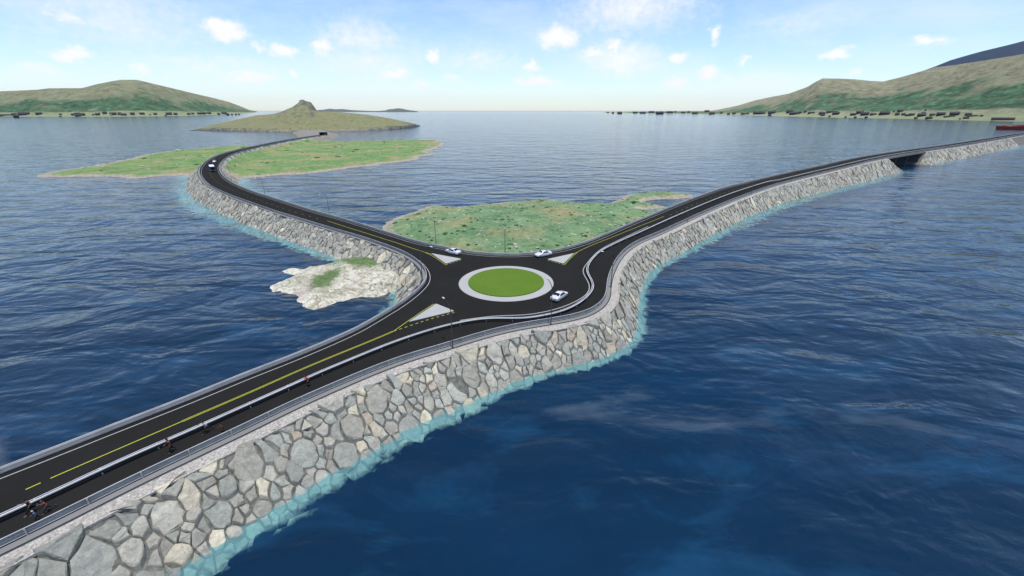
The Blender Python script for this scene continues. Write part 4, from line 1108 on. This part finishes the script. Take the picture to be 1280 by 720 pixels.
# hill island with the rocky knob
hi_cols = [(236, 163.5, 163.3), (250, 163, 160), (262, 163.2, 157.3), (280, 163.8, 153.4), (300, 164.2, 149.4), (312, 164.5, 146.8), (325, 164.7, 144), (345, 165, 142.6), (356, 165, 139.8), (364, 165, 136.6), (372, 165, 133.6), (376, 165, 130.5), (380, 165, 128.4), (385, 165, 128.5), (390, 165, 131.5), (395, 165, 137), (402, 164.8, 139.4), (420, 164.4, 139.6), (440, 164, 141.2), (460, 163.4, 143.2), (480, 162.4, 146.3), (500, 161, 150.2), (515, 159.3, 153.8), (526, 157.4, 156.9)]
hi, hv, _ = hills('hill_island', hi_cols, M['hillisle'], lambda x: 6 + 324 * sm(min((x - 236) / 70, (526 - x) / 80)), .03, 48, step=1.2, shore_h=1, bump=2.6, freq=.013)
a = hi.data.attributes.new('shore', 'FLOAT', 'POINT'); a.data.foreach_set('value', [max(0, 1 - v[2] / 3.0) * .8 for v in hv])
# the knob: craggier rock standing on the ridge
kd = ray(379, 140); kd = Vector((kd.x, kd.y)).normalized() * 1235
V = []; Fc = []; nk = 70
for i in range(nk + 1):
    for j in range(nk + 1):
        x = (i / nk - .5) * 150; y = (j / nk - .5) * 150; r = math.hypot(x / 62, y / 62) + .25 * noise.noise(Vector((x * .04, y * .04, 8)))
        nz = noise.hetero_terrain(Vector((x * .035, y * .035, 4)), .8, 2.1, 5, .4)
        pk = min(1, 1.35 * math.exp(-(((x - 6) / 17) ** 4 + (y / 26) ** 2))) * 20 + 9 * math.exp(-(((x + 24) / 16) ** 2 + (y / 26) ** 2))
        h = 18 + 22 * max(0, 1 - r) ** .8 + pk * .85 + (nz - .4) * 11 * max(0, 1 - r * .8)
        V.append((kd.x + x, kd.y + y, h if r < 1.1 else 8))
for i in range(nk):
    for j in range(nk): Fc.append((i * (nk + 1) + j, (i + 1) * (nk + 1) + j, (i + 1) * (nk + 1) + j + 1, i * (nk + 1) + j + 1))
kb = mesh_obj('rocky_knoll', V, Fc, M['hillisle']); a = kb.data.attributes.new('shore', 'FLOAT', 'POINT'); a.data.foreach_set('value', [.12] * len(V)); tag(kb, kind='structure')
for cols_ in ([(385, 140, 138.6), (405, 140, 137), (413, 140, 135.8), (420, 140, 136.6), (428, 140, 136.2), (440, 140, 137.6), (462, 140, 138.6), (476, 140, 138.8)], [(470, 140.2, 138.9), (482, 140.2, 138), (486, 140.2, 136.6), (492, 140.2, 136.2), (498, 140.2, 135.2), (504, 140.2, 136), (510, 140.2, 137.4), (522, 140.2, 138.9)]):
    hills('distant_islands', cols_, M['farisle'], 2600, .05, 14, step=1)

# ------------------------------------------------------------------ houses on the shores
def house_mesh(name, w, dpt, h, rf):
    bm = bmesh.new(); e = .6
    box(bm, -w / 2, w / 2, -dpt / 2, dpt / 2, -3, h)
    a = [(-w / 2 - e, -dpt / 2 - e, h - .2), (-w / 2 - e, dpt / 2 + e, h - .2), (-w / 2 - e, 0, h + rf)]; b = [(w / 2 + e, y, z) for _, y, z in a]
    va = [bm.verts.new(p) for p in a]; vb = [bm.verts.new(p) for p in b]
    bm.faces.new(va); bm.faces.new(vb[::-1])
    for i in range(3): bm.faces.new((va[i], vb[i], vb[(i + 1) % 3], va[(i + 1) % 3]))
    box(bm, w * .18, w * .18 + 1.4, -.7, .7, h, h + rf + 1.3)
    return bm
protos = {}
def get_house(kind, mat, matr):
    if kind not in protos:
        w, dp, h, rf = {'long': (60, 12, 7, 3), 'barn': (26, 14, 8, 5), 'house': (16, 11, 7, 4.5), 'shed': (9, 8, 5, 2.5)}[kind]
        bm = house_mesh(kind, w, dp, h, rf); bmesh.ops.recalc_face_normals(bm, faces=bm.faces)
        me = bpy.data.meshes.new('house'); bm.to_mesh(me); bm.free(); me.materials.append(mat); me.materials.append(matr)
        for p in me.polygons:
            if p.center.z > h - .1: p.material_index = 1
        protos[kind] = (me, w)
    return protos[kind]
def place_houses(lst, V, Fc, shore):
    bvh = BVHTree.FromPolygons([Vector(v) for v in V], Fc)
    first = {}
    for k, (x, y, w) in enumerate(lst):
        d = ray(x, y + .6).normalized(); hit = bvh.ray_cast(Vector((0, 0, CAMZ)), d)
        if hit[0] is None:
            t = (CAMZ - 3) / -d.z if d.z < 0 else 6000
            if t > 14000: t = 9000
            loc = Vector((0, 0, CAMZ)) + d * t
        else: loc = hit[0]
        depth_ = (loc - Vector((0, 0, CAMZ))).dot(cf); wm = w * depth_ / F
        kind = 'shed' if w < 2.2 else ('house' if w < 5 else ('barn' if w < 11 else 'long'))
        me, w0 = get_house(kind, M['house'] if k % 5 else M['house2'], M['roofd'])
        o = bpy.data.objects.new('house' if kind in ('house',) else {'long': 'warehouse', 'barn': 'barn', 'shed': 'shed'}[kind], me); COL.objects.link(o)
        s = wm / w0 * .95; az = math.atan2(loc.y, loc.x) - math.pi / 2
        o.location = loc; o.scale = (s, s if s < 1.5 else s * .7, min(s, 1.0 + .35 * s) if kind != 'long' else min(s, 1.3)); o.rotation_euler = (0, 0, az + random.uniform(-.35, .35) * (kind != 'long'))
        what = {'long': 'long low dark warehouse', 'barn': 'wide dark barn', 'house': 'dark gabled house', 'shed': 'small dark shed'}[kind]
        row = 'near the waterline' if loc.z < 5.5 else 'up at the foot of the hill'
        tag(o, f'{what} on the {shore}, {row}', {'long': 'warehouse', 'barn': 'barn', 'house': 'house', 'shed': 'shed'}[kind], f'{kind} buildings on the {shore}')
Lh = [(35, 75, 60), (97, 75, 25), (110, 86, 25), (150, 73, 40), (177, 68, 35), (262, 68, 32), (405, 70, 14), (404, 84, 12), (490, 74, 20), (518, 69, 30), (522, 80, 30), (555, 75, 25), (623, 72, 12), (652, 73, 22), (663, 63, 12), (700, 63, 22), (735, 62, 10), (740, 74, 8), (763, 70, 26), (800, 68, 22), (826, 74, 30), (885, 70, 24), (948, 67, 28), (1002, 72, 9), (1037, 70, 20), (1105, 78, 12), (1128, 70, 35), (1172, 71, 22)]
Lh = [(x / 5.333, 130 + y / 5.333, w / 5.333) for x, y, w in Lh] + [(x / 4, 80 + y / 4, w / 4) for x, y, w in [(945, 252, 14), (965, 250, 12), (1000, 250, 22), (1020, 250, 18), (1045, 248, 20), (1095, 252, 14), (1122, 248, 24), (1140, 253, 12), (1160, 252, 7), (1180, 252, 7), (1195, 251, 7)]]
place_houses(Lh, lv, lf_, 'left shore')
Rh = [(18, 46, 34), (108, 42, 30), (125, 52, 36), (158, 46, 16), (185, 40, 14), (210, 46, 20), (228, 44, 8), (268, 50, 26), (272, 58, 20), (307, 63, 10), (318, 40, 50), (338, 51, 30), (387, 66, 8), (424, 55, 24), (435, 68, 12), (458, 46, 30), (482, 55, 34), (490, 68, 12), (518, 55, 16), (536, 51, 10), (566, 52, 22), (582, 52, 40), (628, 38, 8), (645, 54, 18), (660, 37, 24), (675, 54, 16), (692, 58, 14), (717, 56, 24), (738, 72, 14), (766, 60, 32), (775, 50, 18), (787, 31, 8), (803, 73, 26), (820, 56, 22), (862, 55, 34), (884, 66, 10), (905, 63, 44), (930, 55, 38), (958, 75, 8), (988, 72, 22), (1000, 54, 24), (1020, 60, 46), (1066, 60, 12), (1172, 79, 86)]
Rh = [(960 + x / 4, 130 + y / 4, w / 4) for x, y, w in Rh] + [(740 + x * .4219, 80 + y * .4219, w * .4219) for x, y, w in [(47, 144, 6), (62, 145, 6), (82, 146, 14), (128, 145, 14), (150, 146, 18), (176, 144, 16), (200, 147, 22), (230, 145, 18), (247, 142, 6), (270, 145, 12), (286, 143, 8), (305, 147, 16), (340, 141, 14), (355, 148, 16), (383, 146, 8), (404, 149, 8), (420, 148, 10), (447, 149, 12), (460, 148, 8), (490, 148, 24), (505, 147, 14), (533, 146, 16), (526, 153, 8)]]
place_houses(Rh, rv_, rf2, 'right shore')

# ------------------------------------------------------------------ red ship at the right edge
bow = atz(1243, 162); aft = atz(1330, 162.6); sd2 = (aft - bow); Ls = sd2.length
ship = empty('ship', bow, math.atan2(sd2.y, sd2.x)); tag(ship, 'long low rust red ship on the water beyond the right road arm', 'ship')
V = []; Fc = []; secs = [(0, .2, 8.0), (6, 3.5, 7.6), (16, 8, 7.2), (32, 11, 7), (Ls * .6, 12, 7), (Ls - 12, 11.5, 7.2), (Ls, 8, 8)]
for x, w, h in secs: V += [(x, -w, h), (x + (3 if x < 20 else 0), -w * .75, 0), (x + (3 if x < 20 else 0), -w * .5, -2), (x + (3 if x < 20 else 0), w * .5, -2), (x + (3 if x < 20 else 0), w * .75, 0), (x, w, h)]
for i in range(len(secs) - 1):
    for k in range(6): Fc.append((i * 6 + k, (i + 1) * 6 + k, (i + 1) * 6 + (k + 1) % 6, i * 6 + (k + 1) % 6))
Fc += [tuple(range(6)), tuple((len(secs) - 1) * 6 + k for k in range(6))[::-1]]
mesh_obj('hull', V, Fc, M['hull'], ship)
for k in range(7):
    x0 = 36 + k * (Ls - 80) / 7
    bm = bmesh.new(); box(bm, x0, x0 + (Ls - 80) / 7 * .8, -8, 8, 6.9, 8.6 + .8 * (k % 2), .2); bm_obj('hatch_cover', bm, M['shipdark'] if k % 3 else M['hull'], ship)
bm = bmesh.new(); box(bm, 14, 20, -3, 3, 6.5, 9.5, .3); bm_obj('forecastle', bm, M['orange'], ship)
for x in (70, 130):
    if x < Ls - 30: bm = bmesh.new(); box(bm, x, x + 3, -1.5, 1.5, 6.5, 12, .2); box(bm, x, x + 16, -.6, .6, 10.5, 11.6, .1); bm_obj('deck_crane', bm, M['orange'], ship)
bm = bmesh.new(); box(bm, Ls - 30, Ls - 12, -9, 9, 6.5, 17, .5); box(bm, Ls - 26, Ls - 16, -7, 7, 17, 20, .4); bm_obj('deckhouse', bm, M['orange'], ship)

# ------------------------------------------------------------------ sea
def axis(lo, hi, fine, outer):
    a = list(np.arange(lo, hi + fine / 2, fine)); s = fine
    x = a[-1]
    while x < outer: s *= 1.6; x += s; a.append(x)
    x = a[0]; s = fine
    while x > -outer: s *= 1.6; x -= s; a.insert(0, x)
    return np.array(a)
gx = axis(-262, 300, 2.0, 24000); gy = axis(8, 350, 2.0, 24000)
X, Y = np.meshgrid(gx, gy, indexing='ij'); W = np.stack([X.ravel(), Y.ravel()], 1)
nearm = (W[:, 0] > -1200) & (W[:, 0] < 1500) & (W[:, 1] > -50) & (W[:, 1] < 1400)
dp = np.full(len(W), 9.0); dn, zn, un, _n = dist(W[nearm], True); zz = slope_z(W[nearm], dn, zn, un)
fw = np.clip((np.sqrt((W[nearm] ** 2).sum(1)) - 90) / 90, 0, 1)       # the toe is flatter along the two far arms
dp[nearm] = np.clip(-zz * (1 - .70 * fw), -1, 9)
ny_ = len(gy); I = np.arange((len(gx) - 1) * (ny_ - 1)); ii = I // (ny_ - 1); jj = I % (ny_ - 1); a0 = ii * ny_ + jj
faces = np.stack([a0, a0 + ny_, a0 + ny_ + 1, a0 + 1], 1)
sea = mesh_obj('sea', np.column_stack([W, np.zeros(len(W))]).tolist(), faces.tolist(), M['water'], smooth=True)
a = sea.data.attributes.new('depth', 'FLOAT', 'POINT'); a.data.foreach_set('value', dp.astype(np.float32)); tag(sea, kind='structure')
tag(mesh_obj('seabed', [(-44000, -44000, -4.2), (44000, -44000, -4.2), (44000, 44000, -4.2), (-44000, 44000, -4.2)], [(0, 1, 2, 3)], plain('seabed_sand', (.02, .05, .06), .95, scale=.1)), kind='structure')

# ------------------------------------------------------------------ sky, sun, air
SUN_EL = math.radians(81); SUN_AZ = math.radians(150)      # azimuth measured from +Y towards +X
w = bpy.data.worlds.new('World'); sc.world = w; w.use_nodes = True; nt = w.node_tree; N = nt.nodes; Lk = nt.links
bg = N['Background']; bg.inputs[1].default_value = .128
sky = N.new('ShaderNodeTexSky'); sky.sky_type = 'NISHITA'; sky.sun_disc = False; sky.sun_elevation = SUN_EL; sky.sun_rotation = SUN_AZ
sky.air_density = 1.0; sky.dust_density = .25; sky.ozone_density = 1.6
tc = N.new('ShaderNodeTexCoord'); sep = N.new('ShaderNodeSeparateXYZ'); Lk.new(tc.outputs['Generated'], sep.inputs[0])
def M_(op, a, b=None, clamp=False):
    nd = N.new('ShaderNodeMath'); nd.operation = op; nd.use_clamp = clamp
    for v, i in ((a, 0), (b, 1)):
        if v is None: continue
        if hasattr(v, 'links'): Lk.new(v, nd.inputs[i])
        else: nd.inputs[i].default_value = v
    return nd.outputs[0]
az = M_('ARCTAN2', sep.outputs[0], sep.outputs[1]); el = M_('ARCSINE', sep.outputs[2])
cmb = N.new('ShaderNodeCombineXYZ'); Lk.new(az, cmb.inputs[0]); Lk.new(el, cmb.inputs[1])
def wn(scale, detail, rough, sx=1, sy=1):
    mp = N.new('ShaderNodeMapping'); mp.inputs['Scale'].default_value = (sx, sy, 1); Lk.new(cmb.outputs[0], mp.inputs[0])
    n_ = N.new('ShaderNodeTexNoise'); n_.inputs['Scale'].default_value = scale; n_.inputs['Detail'].default_value = detail; n_.inputs['Roughness'].default_value = rough; Lk.new(mp.outputs[0], n_.inputs['Vector']); return n_
nc = wn(20, 8, .7, 1, 1.3)
vs_ = N.new('ShaderNodeVectorMath'); vs_.operation = 'SUBTRACT'; Lk.new(nc.outputs['Color'], vs_.inputs[0]); vs_.inputs[1].default_value = (.5, .5, .5)
vm_ = N.new('ShaderNodeVectorMath'); vm_.operation = 'MULTIPLY_ADD'; Lk.new(vs_.outputs[0], vm_.inputs[0]); vm_.inputs[1].default_value = (.085, .055, 0); Lk.new(cmb.outputs[0], vm_.inputs[2])
clouds = [(283, 36, 30, 15, 1.1), (85, 66, 32, 12, 1), (82, 20, 20, 9, .6), (355, 65, 20, 10, 1), (322, 57, 11, 8, .7), (402, 58, 17, 13, .9), (312, 96, 32, 8, .9), (368, 94, 10, 6, .8), (172, 88, 18, 10, .7), (45, 90, 28, 10, .5), (450, 47, 46, 22, .5), (540, 71, 11, 7, .9), (497, 90, 18, 9, 1), (525, 105, 12, 6, .8), (570, 98, 10, 6, .6), (598, 72, 40, 16, .42),
          (698, 45, 26, 17, 1.0), (663, 82, 14, 8, .9), (670, 102, 32, 8, .85), (740, 66, 14, 10, 1), (768, 58, 9, 11, .95), (775, 74, 42, 18, .62), (850, 70, 14, 7, .9), (893, 43, 10, 12, .9), (886, 92, 17, 9, 1.05), (928, 75, 7, 8, .8), (845, 103, 18, 8, .8), (790, 10, 70, 30, .55), (1040, 65, 20, 9, 1.05), (1160, 55, 20, 10, .9), (1074, 90, 14, 7, .75), (140, 28, 100, 32, .36), (1180, 50, 18, 8, .7), (1000, 30, 60, 14, .3), (240, 80, 90, 14, .36), (460, 75, 60, 22, .4), (950, 100, 60, 12, .35)]
acc = None
for (x, y, rx, ry, s) in clouds:
    if s < .7: rx *= 1.45; ry *= 1.35; s *= 1.1
    r0 = ray(x, y).normalized(); a0_ = math.atan2(r0.x, r0.y); e0 = math.asin(r0.z)
    r1 = ray(x + rx, y).normalized(); r2 = ray(x, y - ry).normalized(); ra_ = abs(math.atan2(r1.x, r1.y) - a0_); re_ = abs(math.asin(r2.z) - e0)
    v = N.new('ShaderNodeVectorMath'); v.operation = 'MULTIPLY_ADD'; Lk.new(vm_.outputs[0], v.inputs[0]); v.inputs[1].default_value = (1 / (ra_ * 1.35), 1 / (re_ * 1.35), 0); v.inputs[2].default_value = (-a0_ / (ra_ * 1.35), -e0 / (re_ * 1.35), 0)
    l_ = N.new('ShaderNodeVectorMath'); l_.operation = 'LENGTH'; Lk.new(v.outputs[0], l_.inputs[0])
    m_ = M_('MULTIPLY', M_('SUBTRACT', 1.0, l_.outputs['Value'], True), s)
    acc = m_ if acc is None else M_('MAXIMUM', acc, m_)
fn = wn(60, 5, .65, 1, 1.3).outputs['Fac']
cm = M_('ADD', acc, M_('MULTIPLY', M_('SUBTRACT', fn, .5), .6))
cm = M_('MULTIPLY', cm, M_('GREATER_THAN', acc, .001))
rp = N.new('ShaderNodeValToRGB'); rp.color_ramp.elements[0].position = .0; rp.color_ramp.elements[1].position = .80; rp.color_ramp.elements[0].color = (0, 0, 0, 1); rp.color_ramp.elements[1].color = (.92, .92, .92, 1); rp.color_ramp.interpolation = 'EASE'
Lk.new(cm, rp.inputs[0])
wis = wn(3.2, 7, .62, 1, 3.2).outputs['Fac']; rw = N.new('ShaderNodeValToRGB'); rw.color_ramp.elements[0].position = .42; rw.color_ramp.elements[1].position = .75; rw.color_ramp.elements[0].color = (0, 0, 0, 1); rw.color_ramp.elements[1].color = (.50, .50, .50, 1); Lk.new(wis, rw.inputs[0])
tnt = N.new('ShaderNodeMix'); tnt.data_type = 'RGBA'; tnt.blend_type = 'MULTIPLY'; tnt.inputs[0].default_value = 1; Lk.new(sky.outputs[0], tnt.inputs[6]); tnt.inputs[7].default_value = (.87, .95, 1.07, 1)
mw = N.new('ShaderNodeMix'); mw.data_type = 'RGBA'; Lk.new(rw.outputs[0], mw.inputs[0]); Lk.new(tnt.outputs[2], mw.inputs[6]); mw.inputs[7].default_value = (5.6, 5.9, 6.3, 1)
mx = N.new('ShaderNodeMix'); mx.data_type = 'RGBA'; Lk.new(rp.outputs[0], mx.inputs[0]); Lk.new(mw.outputs[2], mx.inputs[6]); mx.inputs[7].default_value = (6.1, 6.0, 6.0, 1)
Lk.new(mx.outputs[2], bg.inputs[0])
sl = bpy.data.lights.new('sun', 'SUN'); sl.energy = 3.6; sl.angle = math.radians(.53); sl.color = (1, .97, .92)
so_ = bpy.data.objects.new('sun', sl); COL.objects.link(so_)
sdv = Vector((math.sin(SUN_AZ) * math.cos(SUN_EL), math.cos(SUN_AZ) * math.cos(SUN_EL), math.sin(SUN_EL)))
so_.rotation_euler = sdv.to_track_quat('Z', 'Y').to_euler(); so_.location = (0, 100, 300)
bm = bmesh.new(); box(bm, -46000, 46000, -46000, 46000, -6, 1150)
hm = bpy.data.materials.new('air'); hm.use_nodes = True; hm.node_tree.nodes.clear(); ou = hm.node_tree.nodes.new('ShaderNodeOutputMaterial'); pv = hm.node_tree.nodes.new('ShaderNodeVolumePrincipled')
pv.inputs['Color'].default_value = (.84, .93, 1, 1); pv.inputs['Density'].default_value = .9e-5; pv.inputs['Anisotropy'].default_value = .1
hm.node_tree.links.new(pv.outputs[0], ou.inputs['Volume'])
tag(bm_obj('haze', bm, hm), kind='stuff')

# ------------------------------------------------------------------ camera and render settings
cam = bpy.data.cameras.new('camera'); cam.sensor_width = 36; cam.lens = F / 1280 * 36; cam.clip_start = .5; cam.clip_end = 200000
co = bpy.data.objects.new('camera', cam); COL.objects.link(co); co.location = (0, 0, CAMZ); co.rotation_euler = (math.pi / 2 - PITCH, 0, 0); sc.camera = co
sc.render.engine = 'CYCLES'; sc.cycles.use_denoising = True; sc.cycles.max_bounces = 6; sc.cycles.transparent_max_bounces = 8; sc.cycles.volume_bounces = 0; sc.cycles.sample_clamp_direct = 6; sc.cycles.sample_clamp_indirect = 4
sc.view_settings.view_transform = 'Standard'; sc.view_settings.look = 'None'; sc.view_settings.exposure = .45; sc.view_settings.gamma = 1
